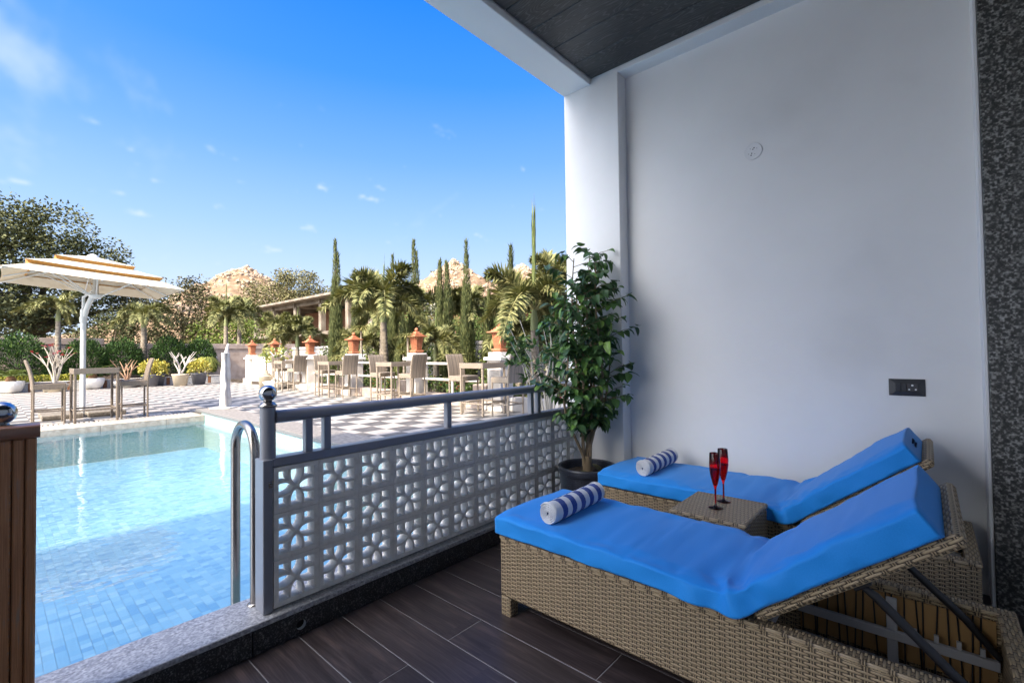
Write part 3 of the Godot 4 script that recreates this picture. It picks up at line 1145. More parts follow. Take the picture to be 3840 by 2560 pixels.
func cushion(x0: float, x1: float, dz: float, sd: int) -> G:
	var a := (x1 - x0) / 2
	var xm := (x0 + x1) / 2
	var L1 := 1.053
	var LT := 1.053 + 0.617
	var N := 240
	var cz := PackedFloat32Array()
	var cy := PackedFloat32Array()
	var ct := PackedFloat32Array()
	var z := -1.525 + dz
	var y := 0.3675
	for k in N + 1:
		var s := LT * k / N
		var th := deg_to_rad(37.2) * smoothstep(L1 - 0.075, L1 + 0.075, s)
		cz.append(z); cy.append(y); ct.append(th)
		z += cos(th) * LT / N
		y += sin(th) * LT / N
	var nz := noise(3.0, sd, 3)
	var nb := noise(9.0, sd + 40, 2)
	var thick := 0.087
	var f := func(u: float, v: float) -> Vector3:
		# ends closed by two extra rows
		var sc := 1.0
		var w := u
		if u < 0.02: sc = sqrt(u / 0.02); w = 0.0
		elif u > 0.98: sc = sqrt((1.0 - u) / 0.02); w = 1.0
		else: w = (u - 0.02) / 0.96
		var s := LT * w
		var fi := w * N
		var i := mini(int(fi), N - 1)
		var fr := fi - i
		var zz := lerpf(cz[i], cz[i + 1], fr)
		var yy := lerpf(cy[i], cy[i + 1], fr)
		var th := lerpf(ct[i], ct[i + 1], fr)
		var an := TAU * v
		var cc := cos(an)
		var ss := sin(an)
		var px: float = signf(cc) * pow(absf(cc), 0.16)
		var ph: float = signf(ss) * pow(absf(ss), 0.22)
		var x := a * px * sc
		var hgt := thick * 0.5 * (1.0 + ph * sc)
		var top := clampf(ph, 0.0, 1.0) * sc
		var q := (s - L1) / 0.17
		var near := exp(-q * q)
		var X := x / a
		# crown, sag into the fold, folds fanning from the bend, creases from storage
		hgt += top * 0.010 * (1.0 - X * X)
		hgt -= top * near * 0.014
		var ph2 := (s - L1) * 46.0 + 2.2 * sin(X * 2.1 + sd) + 2.5 * nz.get_noise_2d(X * 0.5, s * 1.5)
		hgt += top * near * 0.015 * sin(ph2) * (0.55 + 0.45 * nz.get_noise_2d(X * 0.9 + 5.0, s * 2.0))
		hgt += top * 0.014 * nz.get_noise_2d(X * 0.35 + 20.0, s * 0.8)
		hgt += top * 0.004 * nb.get_noise_2d(X * 0.3, s)
		var d1 := absf(X + 0.18 - 0.12 * (s - 0.5)) * a
		hgt -= top * 0.0050 * exp(-d1 * d1 / 0.00012) * smoothstep(0.15, 0.3, s) * smoothstep(1.0, 0.85, s)
		var d2 := s - 0.70 - 0.04 * X
		hgt -= top * 0.0055 * exp(-d2 * d2 / 0.00010)
		var d3 := X - 0.9 + (s - 0.2) * 1.5
		hgt -= top * 0.0065 * exp(-d3 * d3 / 0.004) * smoothstep(0.2, 0.35, s) * smoothstep(1.0, 0.7, s)
		var side := absf(px) * (1.0 - top * 0.6)
		x += signf(px) * side * (0.016 * near * sin((s - L1) * 38.0 + 1.0) + 0.010 * nz.get_noise_2d(s * 1.6 + 7.0, hgt * 4.0) + 0.010 * near)
		if hgt < 0.02: hgt -= 0.006 * near * absf(px)
		hgt = maxf(hgt, -0.004)
		return V(xm + x, yy + hgt * cos(th), zz - hgt * sin(th))
	var g := G.new()
	g.surf(150, 64, f, true, true)
	return g

# ------------------------------------------------------------------ table, glasses, towels
func build_table_and_glasses() -> void:
	var t := thing("side_table", "small low wicker side table between the two sun loungers", "side table", V(2.39, 0, -0.78))
	var g := G.new()
	g.box(V(0, 0.4375, 0), V(0.385, 0.025, 0.345), 0.006)
	obj("table_top", g, M.wicker, t)
	for s in [-1, 1]:
		g = G.new()
		g.box(V(0.176 * s, 0.255, 0), V(0.03, 0.339, 0.337), 0.005)
		obj("side_panel", g, M.wicker, t)
		g = G.new()
		g.box(V(0, 0.255, 0.154 * s), V(0.321, 0.339, 0.028), 0.005)
		obj("end_panel", g, M.wicker, t)
		for q in [-1, 1]:
			g = G.new()
			g.box(V(0.165 * s, 0.0425, 0.142 * q), V(0.045, 0.085, 0.045), 0.004)
			obj("leg", g, M.wicker, t)
	var prof := PackedVector2Array([Vector2(0.0001, 0), Vector2(0.031, 0), Vector2(0.0335, 0.0015), Vector2(0.032, 0.0035), Vector2(0.012, 0.008), Vector2(0.0055, 0.014), Vector2(0.0042, 0.030), Vector2(0.0042, 0.085), Vector2(0.006, 0.100), Vector2(0.0125, 0.118), Vector2(0.0205, 0.150), Vector2(0.0255, 0.185), Vector2(0.0262, 0.21), Vector2(0.0235, 0.264), Vector2(0.0228, 0.265), Vector2(0.0221, 0.264), Vector2(0.0247, 0.21), Vector2(0.0240, 0.185), Vector2(0.0190, 0.150), Vector2(0.0108, 0.121), Vector2(0.004, 0.110), Vector2(0.0001, 0.108)])
	var at := [V(2.351, 0.450, -0.783), V(2.474, 0.450, -0.784)]
	var lab := ["tall red champagne flute standing towards the middle of the wicker table", "tall red champagne flute standing at the wall side of the wicker table"]
	for k in 2:
		var fl := thing("champagne_flute", lab[k], "glass", at[k], 0.0, "red flutes on the wicker table")
		g = G.new()
		g.lathe(Vector3.ZERO, prof, 32, false)
		obj("flute", g, M.red_glass, fl)
		g = G.new()
		g.lathe(Vector3.ZERO, PackedVector2Array([Vector2(0.0001, 0.1085), Vector2(0.0038, 0.1105), Vector2(0.0105, 0.1215), Vector2(0.0187, 0.150), Vector2(0.0236, 0.184), Vector2(0.0238, 0.192), Vector2(0.0001, 0.192)]), 28, false)
		obj("drink", g, M.red_drink, fl)

func build_towels() -> void:
	var places := [[1.645, 2.06, -1.268, 0.4565, 0.02, "rolled blue and white striped towel on the mattress next to the balustrade"], [2.635, 3.075, -1.303, 0.4565, 0.02, "rolled blue and white striped towel on the mattress against the wall"]]
	for pl in places:
		var x0: float = pl[0]
		var x1: float = pl[1]
		var len := x1 - x0
		var t := thing("rolled_towel", pl[5], "towel", V((x0 + x1) / 2, pl[3], pl[2]), pl[4], "rolled striped towels")
		var R := 0.051
		var nz := noise(14.0, 70, 3)
		var white := Color(0.76, 0.77, 0.80)
		var navy := Color(0.012, 0.055, 0.30)
		var bounds := [0.0]
		var e := 0.052
		while e < len - 0.02:
			bounds.append(e)
			e += len * 0.0905
		bounds.append(len)
		var lap := 2.5
		for k in bounds.size() - 1:
			var g := G.new()
			g.col = white if k % 2 == 0 else navy
			var a: float = bounds[k]
			var b: float = bounds[k + 1]
			g.surf(maxi(3, int((b - a) / 0.01)), 56, func(u: float, v: float) -> Vector3:
				var xx := lerpf(a, b, u)
				var an := TAU * v + lap
				var r := R - 0.0075 * v + 0.0016 * nz.get_noise_3d(xx * 6.0, cos(an) * 0.5, sin(an) * 0.5)
				var edge := minf(xx, len - xx)
				r -= 0.006 * pow(1.0 - clampf(edge / 0.012, 0.0, 1.0), 2.0)
				var flat := maxf(sin(an) * r, -R * 0.94)
				return V(xx - len / 2, R * 0.94 + flat, cos(an) * r), false, false)
			# the step where the outer layer ends
			g.quad(V(a - len / 2, R * 0.94 + sin(lap) * R, cos(lap) * R), V(b - len / 2, R * 0.94 + sin(lap) * R, cos(lap) * R), V(b - len / 2, R * 0.94 + sin(lap) * (R - 0.0075), cos(lap) * (R - 0.0075)), V(a - len / 2, R * 0.94 + sin(lap) * (R - 0.0075), cos(lap) * (R - 0.0075)))
			obj("white_band" if k % 2 == 0 else "blue_band", g, M.terry, t)
		for s in [-1, 1]:
			var g := G.new()
			g.col = white
			var turns := 4.6
			var steps := 150
			g.surf(steps, 4, func(u: float, v: float) -> Vector3:
				var an := lap - TAU * turns * (1.0 - u) * 1.0
				var r := R - 0.004 - (1.0 - u) * (R - 0.010)
				var rr := r - 0.0045 + 0.0092 * v
				var out := 0.010 * (1.0 - pow(absf(v * 2.0 - 1.0), 2.2)) + 0.0015 * nz.get_noise_2d(u * 9.0, v)
				rr += 0.001 * nz.get_noise_2d(u * 12.0 + 3.0, 2.0)
				return V(s * (len / 2 - 0.004 + out), R * 0.94 + maxf(sin(an) * rr, -R * 0.93), cos(an) * rr), false, s < 0)
			obj("rolled_end", g, M.terry, t)

# ------------------------------------------------------------------ wall fittings, dry leaf
func build_wall_fittings() -> void:
	var t := thing("wall_socket", "dark grey switch and socket plate on the white wall above the lounger", "socket", V(3.25, 1.003, -0.084))
	var g := G.new()
	# bevelled surround facing -x
	var zo := 0.0745
	var yo := 0.0445
	var zi := 0.046
	var yi := 0.0225
	var xo := -0.004
	var xi := -0.013
	g.quad(V(xo, -yo, -zo), V(xo, -yo, zo), V(xi, -yi, zi), V(xi, -yi, -zi))
	g.quad(V(xo, yo, zo), V(xo, yo, -zo), V(xi, yi, -zi), V(xi, yi, zi))
	g.quad(V(xo, -yo, zo), V(xo, yo, zo), V(xi, yi, zi), V(xi, -yi, zi))
	g.quad(V(xo, yo, -zo), V(xo, -yo, -zo), V(xi, -yi, -zi), V(xi, yi, -zi))
	g.bb(V(-0.004, -yo, -zo), V(0.002, yo, zo))
	g.bb(V(-0.008, -yi, -zi), V(-0.004, yi, zi))
	obj("plate", g, M.dark_plastic, t)
	for k in 2:
		g = G.new()
		g.box(V(-0.0125, 0, -0.0345 + 0.0225 * k), V(0.007, 0.043, 0.0215), 0.002, Basis(Vector3(0, 1, 0), 0.10))
		obj("rocker", g, M.dark_plastic, t)
	g = G.new()
	g.bb(V(-0.0125, -0.0215, 0.0005), V(-0.008, 0.0215, 0.0455), 0.001)
	var so := obj("socket_face", g, M.dark_plastic, t)
	for h in [[0.012, 0.023, 0.0036], [-0.010, 0.010, 0.003], [-0.010, 0.036, 0.003]]:
		g = G.new()
		g.box(V(-0.0125, h[0], h[1]), V(0.0012, h[2] * 2.2, h[2] * 2.4), 0.0004)
		obj("shutter", g, M.white_plastic, so)
	var d := thing("cover_plate", "round white blanking plate with screw holes high on the wall", "plate", V(3.25, 2.482, -0.80))
	g = G.new()
	g.lathe(Vector3.ZERO, PackedVector2Array([Vector2(0.0535, 0.0), Vector2(0.0535, 0.004), Vector2(0.051, 0.0065), Vector2(0.046, 0.0065), Vector2(0.045, 0.0055), Vector2(0.0001, 0.0055)]), 40)
	var turn := Basis(Vector3(0, 0, 1), PI / 2)
	obj("disc", g, M.white_plastic, d, Transform3D(turn, Vector3.ZERO))
	for h in [[0.020, 0.006, 0.004], [0.012, -0.001, 0.0035], [-0.012, -0.008, 0.0035], [-0.024, -0.012, 0.004], [0.018, -0.016, 0.002], [-0.012, -0.027, 0.002], [-0.020, 0.010, 0.002], [0.013, 0.022, 0.002]]:
		g = G.new()
		g.lathe(Vector3.ZERO, PackedVector2Array([Vector2(h[2], 0.0), Vector2(h[2], 0.0005), Vector2(0.0001, 0.0006)]), 10)
		obj("screw_hole_shade", g, M.hole, d, Transform3D(turn, V(-0.0056, h[0], h[1])))  # black disc laid on the plate paints the shade of a hole
	var lf := thing("dry_leaf", "curled dry leaf lying under the foot of the lounger", "leaf", V(1.70, 0.004, -1.475), 0.6)
	g = G.new()
	g.surf(8, 6, func(u: float, v: float) -> Vector3:
		var w := 0.030 * sin(PI * pow(u, 0.8)) * (v - 0.5) * 2.0
		return V(w, 0.006 + 0.030 * sin(PI * u) * (0.6 + 0.4 * absf(v - 0.5)) + 0.006 * sin(v * 9.0), (u - 0.5) * 0.08))
	g.col = Color(1, 1, 1)
	obj("blade", g, mat(0.22, 0.20, 0.13, 0.7), lf)
	g = G.new()
	g.tube(PackedVector3Array([V(0, 0.008, -0.04), V(0.004, 0.004, -0.075), V(0.016, 0.003, -0.10)]), PackedFloat32Array([0.0016, 0.0014, 0.001]), 6)
	obj("stalk", g, mat(0.30, 0.30, 0.06, 0.7), lf)

# ------------------------------------------------------------------ potted tree and bush
func leaf_shape(wide: float, droop: float, fold: float) -> G:
	# unit leaf along +z, upper side +y
	var g := G.new()
	g.surf(6, 4, func(u: float, v: float) -> Vector3:
		var w: float = wide * pow(sin(PI * pow(u, 0.72)), 0.85) * (v - 0.5) * 2.0
		if u > 0.93: w *= 0.3
		return V(w, fold * absf(w) - droop * u * u + 0.02 * sin(u * 9.0 + v * 4.0), u), false, false)
	return g

func facing(dir: Vector3, up := Vector3.UP) -> Basis:
	var z := dir.normalized()
	var x := up.cross(z)
	if x.length() < 0.05: x = Vector3.RIGHT.cross(z)
	x = x.normalized()
	return Basis(x, z.cross(x), z)

func build_potted_tree() -> void:
	var c := V(2.865, 0, -1.84)
	var pot := thing("plant_pot", "large dark speckled pot in the porch corner by the pilaster", "pot", c)
	var g := G.new()
	g.lathe(Vector3.ZERO, PackedVector2Array([Vector2(0.0001, 0), Vector2(0.165, 0), Vector2(0.170, 0.012), Vector2(0.188, 0.18), Vector2(0.198, 0.33), Vector2(0.202, 0.352), Vector2(0.2105, 0.356), Vector2(0.2125, 0.372), Vector2(0.2125, 0.392), Vector2(0.2085, 0.40), Vector2(0.190, 0.40), Vector2(0.185, 0.394), Vector2(0.180, 0.33)]), 56, true)
	obj("body", g, M.pot_dark, pot)
	g = G.new()
	var sn := noise(12.0, 77, 3)
	g.surf(10, 30, func(u: float, v: float) -> Vector3:
		var an := TAU * v
		var r := 0.181 * u
		return V(cos(an) * r, 0.345 + 0.012 * sn.get_noise_2d(cos(an) * r * 9.0, sin(an) * r * 9.0) + 0.01 * (1 - u), sin(an) * r), true, true)
	obj("soil", g, M.soil, pot)
	var t := thing("potted_tree", "slim many-stemmed leafy tree growing in the dark pot", "tree", c + V(0, 0.345, 0))
	var lg := RandomNumberGenerator.new()
	lg.seed = 5
	var shapes := [leaf_shape(0.33, 0.35, 0.35), leaf_shape(0.36, 0.18, 0.25), leaf_shape(0.30, 0.55, 0.45)]
	var tints := [Color(0.062, 0.140, 0.040), Color(0.046, 0.105, 0.038), Color(0.105, 0.215, 0.045), Color(0.036, 0.080, 0.034), Color(0.155, 0.27, 0.055), Color(0.080, 0.170, 0.048)]
	var meshes := {}
	for a in shapes.size():
		for b in tints.size():
			var q := G.new()
			q.add(shapes[a], Transform3D.IDENTITY, tints[b])
			meshes[[a, b]] = q.mesh()
	# trunk and stems
	g = G.new()
	g.tube(PackedVector3Array([V(0, -0.01, 0), V(0.0, 0.06, 0.0), V(0.004, 0.12, 0)]), PackedFloat32Array([0.038, 0.030, 0.028]), 12)
	obj("trunk", g, M.stem, t)
	var leaves := []
	var specs := [[-0.10, 0.02, 1.28, 0.013], [0.11, -0.03, 1.62, 0.014], [0.03, 0.09, 1.48, 0.013], [-0.02, -0.06, 1.55, 0.014], [0.17, 0.06, 1.10, 0.011], [-0.17, -0.05, 1.15, 0.011], [0.02, 0.02, 1.40, 0.012]]
	for s in specs:
		var top: float = s[2]
		var path := PackedVector3Array()
		var rad := PackedFloat32Array()
		for k in 13:
			var u := k / 12.0
			var b := smoothstep(0.0, 0.45, u)
			path.append(V(s[0] * b * 1.1 + 0.02 * sin(u * 5.0 + top * 9.0), 0.05 + (top - 0.05) * u, s[1] * b * 1.1 + 0.02 * cos(u * 6.0 + top * 7.0)))
			rad.append(lerpf(s[3], 0.0035, u))
		g = G.new()
		g.tube(path, rad, 8)
		var st := obj("stem", g, M.stem, t)
		var tw := G.new()
		var yy := 0.26 + lg.randf() * 0.1
		while yy < top:
			var fi := clampf((yy - 0.05) / (top - 0.05), 0.0, 0.999) * 12.0
			var p0 := path[int(fi)].lerp(path[int(fi) + 1], fi - int(fi))
			var an := lg.randf() * TAU
			var h := yy / 1.62
			var reach := lg.randf_range(0.09, 0.29)
			if yy < 0.45: reach *= 0.5
			if h > 0.85: reach *= 0.7
			var dirn := V(cos(an), lg.randf_range(0.15, 0.55), sin(an))
			# stay clear of the pilaster and the balustrade behind
			var p1 := p0 + dirn * reach
			if (p1 + c).x > 3.10 : p1.x = 3.10 - c.x
			tw.tube(PackedVector3Array([p0, p0.lerp(p1, 0.5) + V(0, 0.015, 0), p1]), PackedFloat32Array([0.003, 0.0022, 0.0014]), 5, false)
			var nl := lg.randi_range(6, 9)
			for k in nl:
				var f := 0.35 + 0.65 * k / (nl - 1.0)
				var lp := p0.lerp(p1, f) + V(0, 0.008, 0)
				var sd := 1.0 if k % 2 == 0 else -1.0
				var out := (p1 - p0).normalized()
				var lat := out.cross(Vector3.UP).normalized() * sd
				var ld := (out * lg.randf_range(0.3, 0.9) + lat * lg.randf_range(0.4, 1.0) + V(0, lg.randf_range(-0.95, 0.05), 0)).normalized()
				var sz := lg.randf_range(0.055, 0.092)
				var upv := V(lg.randf_range(-0.35, 0.35), 1.0, lg.randf_range(-0.35, 0.35))
				var xf := Transform3D(facing(ld, upv).scaled_local(Vector3.ONE * sz), lp)
				var tip: Vector3 = xf * V(0, 0, 1) + c
				if tip.x > 3.125 and tip.z < -1.68: continue
				var pick := lg.randi() % tints.size()
				if lg.randf() < 0.5: pick = pick % 4
				leaves.append([(lp + c + V(0, 0.345, 0)).distance_to(V(0, 1.22, 0)), xf, lg.randi() % 3, pick])
			yy += lg.randf_range(0.026, 0.050)
		obj("twigs", tw, M.stem, st)
	leaves.sort_custom(func(a, b): return a[0] < b[0])
	var rest := G.new()
	for k in leaves.size():
		var q: Array = leaves[k]
		if k % 2 == 0 and k < 600:
			obj("leaf", meshes[[q[2], q[3]]], M.leaf, t, q[1])
		else:
			rest.add(shapes[q[2]], q[1], tints[q[3]])
	obj("foliage", rest, M.leaf, t).set_meta("kind", "stuff")
	# two old leaves on the soil
	for q in [V(0.09, 0.352, 0.05), V(-0.10, 0.352, 0.09)]:
		var dl := obj("fallen_leaf", meshes[[1, 0]], mat(0.12, 0.11, 0.05, 0.8), null, Transform3D(facing(V(q.x, 0.35, -0.5)).scaled_local(Vector3.ONE * 0.08), c + q))
		tag(dl, "old leaf lying on the soil of the dark pot", "leaf", "leaves on the pot soil")

func build_near_bush() -> void:
	var c := V(4.20, -0.1, -3.2)
	var pot := thing("shrub_tub", "round clay tub standing outside behind the end of the balustrade", "pot", c)
	var g := G.new()
	g.lathe(Vector3.ZERO, PackedVector2Array([Vector2(0.0001, 0), Vector2(0.20, 0), Vector2(0.25, 0.30), Vector2(0.27, 0.33), Vector2(0.27, 0.37), Vector2(0.24, 0.37), Vector2(0.23, 0.33), Vector2(0.0001, 0.33)]), 32)
	obj("body", g, M.pot_tan, pot)
	var t := thing("leafy_shrub", "loose light green shrub with bare grey branches behind the balustrade", "shrub", c + V(0, 0.33, 0))
	var lg := RandomNumberGenerator.new()
	lg.seed = 91
	var shp := [leaf_shape(0.20, 0.30, 0.3), leaf_shape(0.18, 0.1, 0.2)]
	var tints := [Color(0.075, 0.14, 0.035), Color(0.05, 0.11, 0.03), Color(0.12, 0.19, 0.05), Color(0.035, 0.085, 0.028)]
	var meshes := {}
	for a in 2:
		for b in 4:
			var q := G.new()
			q.add(shp[a], Transform3D.IDENTITY, tints[b])
			meshes[[a, b]] = q.mesh()
	var made := 0
	var rest := G.new()
	for s in 15:
		var an := s * 2.4 + lg.randf() * 0.5
		var top := V(cos(an) * lg.randf_range(0.15, 0.62), lg.randf_range(0.85, 1.42), sin(an) * lg.randf_range(0.15, 0.5))
		var mid := V(top.x * 0.45 + lg.randf_range(-0.08, 0.08), top.y * 0.5, top.z * 0.45 + lg.randf_range(-0.08, 0.08))
		g = G.new()
		g.tube(PackedVector3Array([V(0, -0.02, 0), mid * 0.5, mid, mid.lerp(top, 0.5) + V(0.03, 0, 0.02), top]), PackedFloat32Array([0.016, 0.012, 0.010, 0.007, 0.003]), 6)
		obj("branch", g, M.pale_stem, t)
		for tip in 5:
			var f := lg.randf_range(0.35, 1.0)
			var p0 := mid.lerp(top, f)
			var dd := V(lg.randf_range(-1, 1), lg.randf_range(-0.1, 0.9), lg.randf_range(-1, 1)).normalized()
			var p1 := p0 + dd * lg.randf_range(0.06, 0.18)
			for k in 11:
				var ld := (V(lg.randf_range(-1, 1), lg.randf_range(-0.7, 0.6), lg.randf_range(-1, 1)) + dd * 0.6).normalized()
				var xf := Transform3D(facing(ld, V(lg.randf_range(-0.4, 0.4), 1, lg.randf_range(-0.4, 0.4))).scaled_local(Vector3.ONE * lg.randf_range(0.07, 0.12)), p1.lerp(p0, lg.randf() * 0.6))
				if ((xf * V(0, 0, 1)) + c).z > -2.6 : continue
				if made < 300 and k % 2 == 0:
					obj("leaf", meshes[[lg.randi() % 2, lg.randi() % 4]], M.leaf, t, xf)
					made += 1
				else:
					rest.add(shp[0], xf, tints[lg.randi() % 4])
	obj("foliage", rest, M.leaf, t).set_meta("kind", "stuff")

# ------------------------------------------------------------------ statue
func loft(g: G, rows: Array, seg := 20) -> void:
	# rows of [y, centre x, centre z, radius x, radius z]
	var n := rows.size() - 1
	var f := func(u: float, v: float) -> Vector3:
		var q := u * n * 1.0
		var i := mini(int(q), n - 1)
		var w := q - i
		var a: Array = rows[i]
		var b: Array = rows[i + 1]
		var an := TAU * v
		return V(lerpf(a[1], b[1], w) + cos(an) * lerpf(a[3], b[3], w), lerpf(a[0], b[0], w), lerpf(a[2], b[2], w) + sin(an) * lerpf(a[4], b[4], w))
	g.surf(n * 4, seg, f, true, false)
	for e in [0, n]:
		var r: Array = rows[e]
		for k in seg:
			var a0 := TAU * k / seg
			var a1 := TAU * (k + 1) / seg
			var p := V(r[1], r[0], r[2])
			var p0 := p + V(cos(a0) * r[3], 0, sin(a0) * r[4])
			var p1 := p + V(cos(a1) * r[3], 0, sin(a1) * r[4])
			if e == 0: g.tri(p, p0, p1)
			else: g.tri(p, p1, p0)

func build_statue() -> void:
	var t := thing("statue", "slender white abstract statue of two joined figures at the pool corner", "statue", V(3.66, 0, -12.22), 0.73)
	t.scale = V(1.12, 1.0, 1.05)
	var g := G.new()
	g.box(V(0.02, 0.012, 0), V(0.46, 0.024, 0.44), 0.006)
	obj("base_slab", g, M.statue, t)
	# local x runs along the picture plane
	g = G.new()
	loft(g, [[0.022, 0.060, 0, 0.080, 0.10], [0.20, 0.058, 0, 0.078, 0.095], [0.36, 0.052, -0.01, 0.080, 0.09], [0.46, 0.056, -0.015, 0.070, 0.085], [0.58, 0.066, -0.01, 0.058, 0.08], [0.68, 0.060, 0, 0.070, 0.085], [0.80, 0.056, 0, 0.072, 0.082], [0.92, 0.050, 0, 0.066, 0.074], [1.02, 0.050, 0.005, 0.056, 0.066], [1.12, 0.056, 0.01, 0.048, 0.058], [1.185, 0.058, 0.01, 0.046, 0.052], [1.20, 0.058, 0.01, 0.056, 0.060], [1.218, 0.058, 0.01, 0.056, 0.060], [1.23, 0.058, 0.01, 0.047, 0.052], [1.245, 0.056, 0.01, 0.054, 0.058], [1.262, 0.056, 0.01, 0.054, 0.058], [1.28, 0.052, 0.01, 0.046, 0.05]])
	obj("body", g, M.statue, t)
	g = G.new()
	loft(g, [[0.022, -0.085, 0.02, 0.056, 0.08], [0.18, -0.088, 0.02, 0.052, 0.075], [0.30, -0.098, 0.025, 0.042, 0.06], [0.40, -0.098, 0.03, 0.040, 0.06], [0.48, -0.078, 0.03, 0.046, 0.066], [0.56, -0.068, 0.025, 0.046, 0.07], [0.64, -0.080, 0.015, 0.050, 0.066], [0.74, -0.070, 0.005, 0.046, 0.06], [0.86, -0.052, 0.0, 0.042, 0.054], [0.98, -0.040, 0, 0.036, 0.048], [1.08, -0.034, -0.005, 0.030, 0.042], [1.16, -0.036, -0.005, 0.034, 0.044], [1.22, -0.038, -0.005, 0.038, 0.046], [1.275, -0.038, -0.005, 0.040, 0.048]])
	obj("body", g, M.statue, t)
	g = G.new()
	loft(g, [[1.26, 0.030, 0.01, 0.044, 0.044], [1.33, 0.046, 0.01, 0.040, 0.036], [1.40, 0.066, 0.01, 0.033, 0.030], [1.45, 0.084, 0.01, 0.028, 0.025], [1.485, 0.098, 0.01, 0.022, 0.018], [1.495, 0.100, 0.01, 0.014, 0.012]])
	obj("raised_arm", g, M.statue, t)
	g = G.new()
	loft(g, [[0.90, 0.100, 0.02, 0.010, 0.02], [0.93, 0.104, 0.02, 0.022, 0.035], [1.00, 0.098, 0.02, 0.026, 0.04], [1.10, 0.088, 0.02, 0.024, 0.035], [1.17, 0.080, 0.015, 0.02, 0.03]])
	obj("drapery", g, M.statue, t)

# ------------------------------------------------------------------ bar chairs and tables
func make_chair(called: String, label: String, m: Material, group: String) -> Node3D:
	var t := thing(called, label, "bar chair", Vector3.ZERO, 0.0, group)
	var g := G.new()
	g.box(V(0, 0.745, 0.0), V(0.49, 0.115, 0.48), 0.012)
	obj("seat", g, m, t)
	g = G.new()
	g.surf(14, 24, func(u: float, v: float) -> Vector3:
		var an := TAU * v
		var px: float = signf(cos(an)) * pow(absf(cos(an)), 0.25)
		var pz: float = signf(sin(an)) * pow(absf(sin(an)), 0.5)
		var lean := 0.105 * u * u
		var e := 1.0
		if u > 0.93: e = sqrt(maxf(0.0, 1.0 - pow((u - 0.93) / 0.075, 2.0)))
		return V(0.245 * px * (0.985 + 0.015 * e), 0.69 + 0.59 * u, -0.218 - lean + 0.024 * pz * e - 0.015 * (1.0 - px * px)), true, true, 0.6, 0.6)
	obj("backrest", g, m, t)
	for x in [-0.225, 0.225]:
		for z in [-0.22, 0.22]:
			g = G.new()
			g.box(V(x, 0.345, z), V(0.034, 0.69, 0.034), 0.008)
			obj("leg", g, m, t)
		g = G.new()
		g.box(V(x, 0.26, 0), V(0.024, 0.03, 0.406), 0.006)
		obj("stretcher", g, m, t)
	for z in [-0.22, 0.22]:
		g = G.new()
		g.box(V(0, 0.30 if z > 0 else 0.26, z), V(0.416, 0.03, 0.024), 0.006)
		obj("stretcher", g, m, t)
	return t

func make_table(called: String, label: String, m: Material, group: String) -> Node3D:
	var t := thing(called, label, "bar table", Vector3.ZERO, 0.0, group)
	var w := 0.355
	for s in [-1, 1]:
		var g := G.new()
		g.box(V(0, 1.035, s * (w - 0.015)), V(2 * w, 0.115, 0.03), 0.006)
		obj("apron", g, m, t)
		g = G.new()
		g.box(V(s * (w - 0.015), 1.035, 0), V(0.03, 0.115, 2 * w - 0.061), 0.006)
		obj("apron", g, m, t)
		for q in [-1, 1]:
			g = G.new()
			g.box(V(s * (w - 0.03), 0.49, q * (w - 0.03)), V(0.045, 0.979, 0.045), 0.008)
			obj("leg", g, m, t)
		g = G.new()
		g.box(V(s * (w - 0.03), 0.25, 0), V(0.03, 0.035, 2 * w - 0.106), 0.007)
		obj("stretcher", g, m, t)
		g = G.new()
		g.box(V(0, 0.25, s * (w - 0.03)), V(2 * w - 0.106, 0.035, 0.03), 0.007)
		obj("stretcher", g, m, t)
	var g := G.new()
	g.box(V(0, 1.080, 0), V(2 * w - 0.062, 0.02, 2 * w - 0.062))
	obj("tabletop", g, m, t)
	g = G.new()
	g.box(V(0, 1.0965, 0), V(2 * w - 0.01, 0.006, 2 * w - 0.01), 0.001)
	obj("glass_top", g, M.glass, t)
	return t

func build_bar_sets() -> void:
	var brown := wicker(Color(0.27, 0.215, 0.165), Color(0.23, 0.18, 0.14), Color(0.06, 0.045, 0.035))
	var gt := "glass-topped tables along the pedestals"
	var gc := "wicker bar chairs along the pedestals"
	var tb := make_table("bar_table", "tall pale wicker bar table with a glass top beside a lantern pedestal", M.wicker_far, gt)
	var ch := make_chair("bar_chair", "pale wicker bar chair drawn up to a table in the pedestal row", M.wicker_far, gc)
	var at := [[7.02, -7.10], [7.10, -10.45], [7.22, -13.95], [7.42, -17.85]]
	var by := ["beside the loose light green shrub", "beside the squat cypress and yellowish plant", "beside the yucca", "beside the bonsai bowl"]
	for k in 4:
		var x: float = at[k][0]
		var z: float = at[k][1]
		var tk: Node3D = tb if k == 0 else dup(tb, Vector3.ZERO, 0.0)
		var ck: Node3D = ch if k == 0 else dup(ch, Vector3.ZERO, 0.03)
		tk.position = V(x, YT, z)
		ck.position = V(x + 0.05, YT, z - 0.66)
		tk.set_meta("label", "tall pale wicker bar table " + by[k])
		ck.set_meta("label", "wicker bar chair facing the porch, table " + by[k])
		dup(ch, V(x + 0.06, YT, z + 0.66), PI + [0.0, 0.06, -0.04, 0.05][k], "wicker bar chair backing onto the porch, table " + by[k])
	var t2 := make_table("bar_table", "tall brown wicker bar table with a glass top beside the pool drain", brown, "")
	t2.position = V(1.47, YT, -13.0)
	var c2 := make_chair("bar_chair", "brown wicker bar chair beside the pool with its back to the gate side", brown, "")
	c2.position = V(0.80, YT, -13.2)
	c2.rotation.y = PI / 2
	dup(c2, V(2.11, YT, -13.0), -PI / 2 - 0.05, "brown wicker bar chair between the pool table and the white statue")

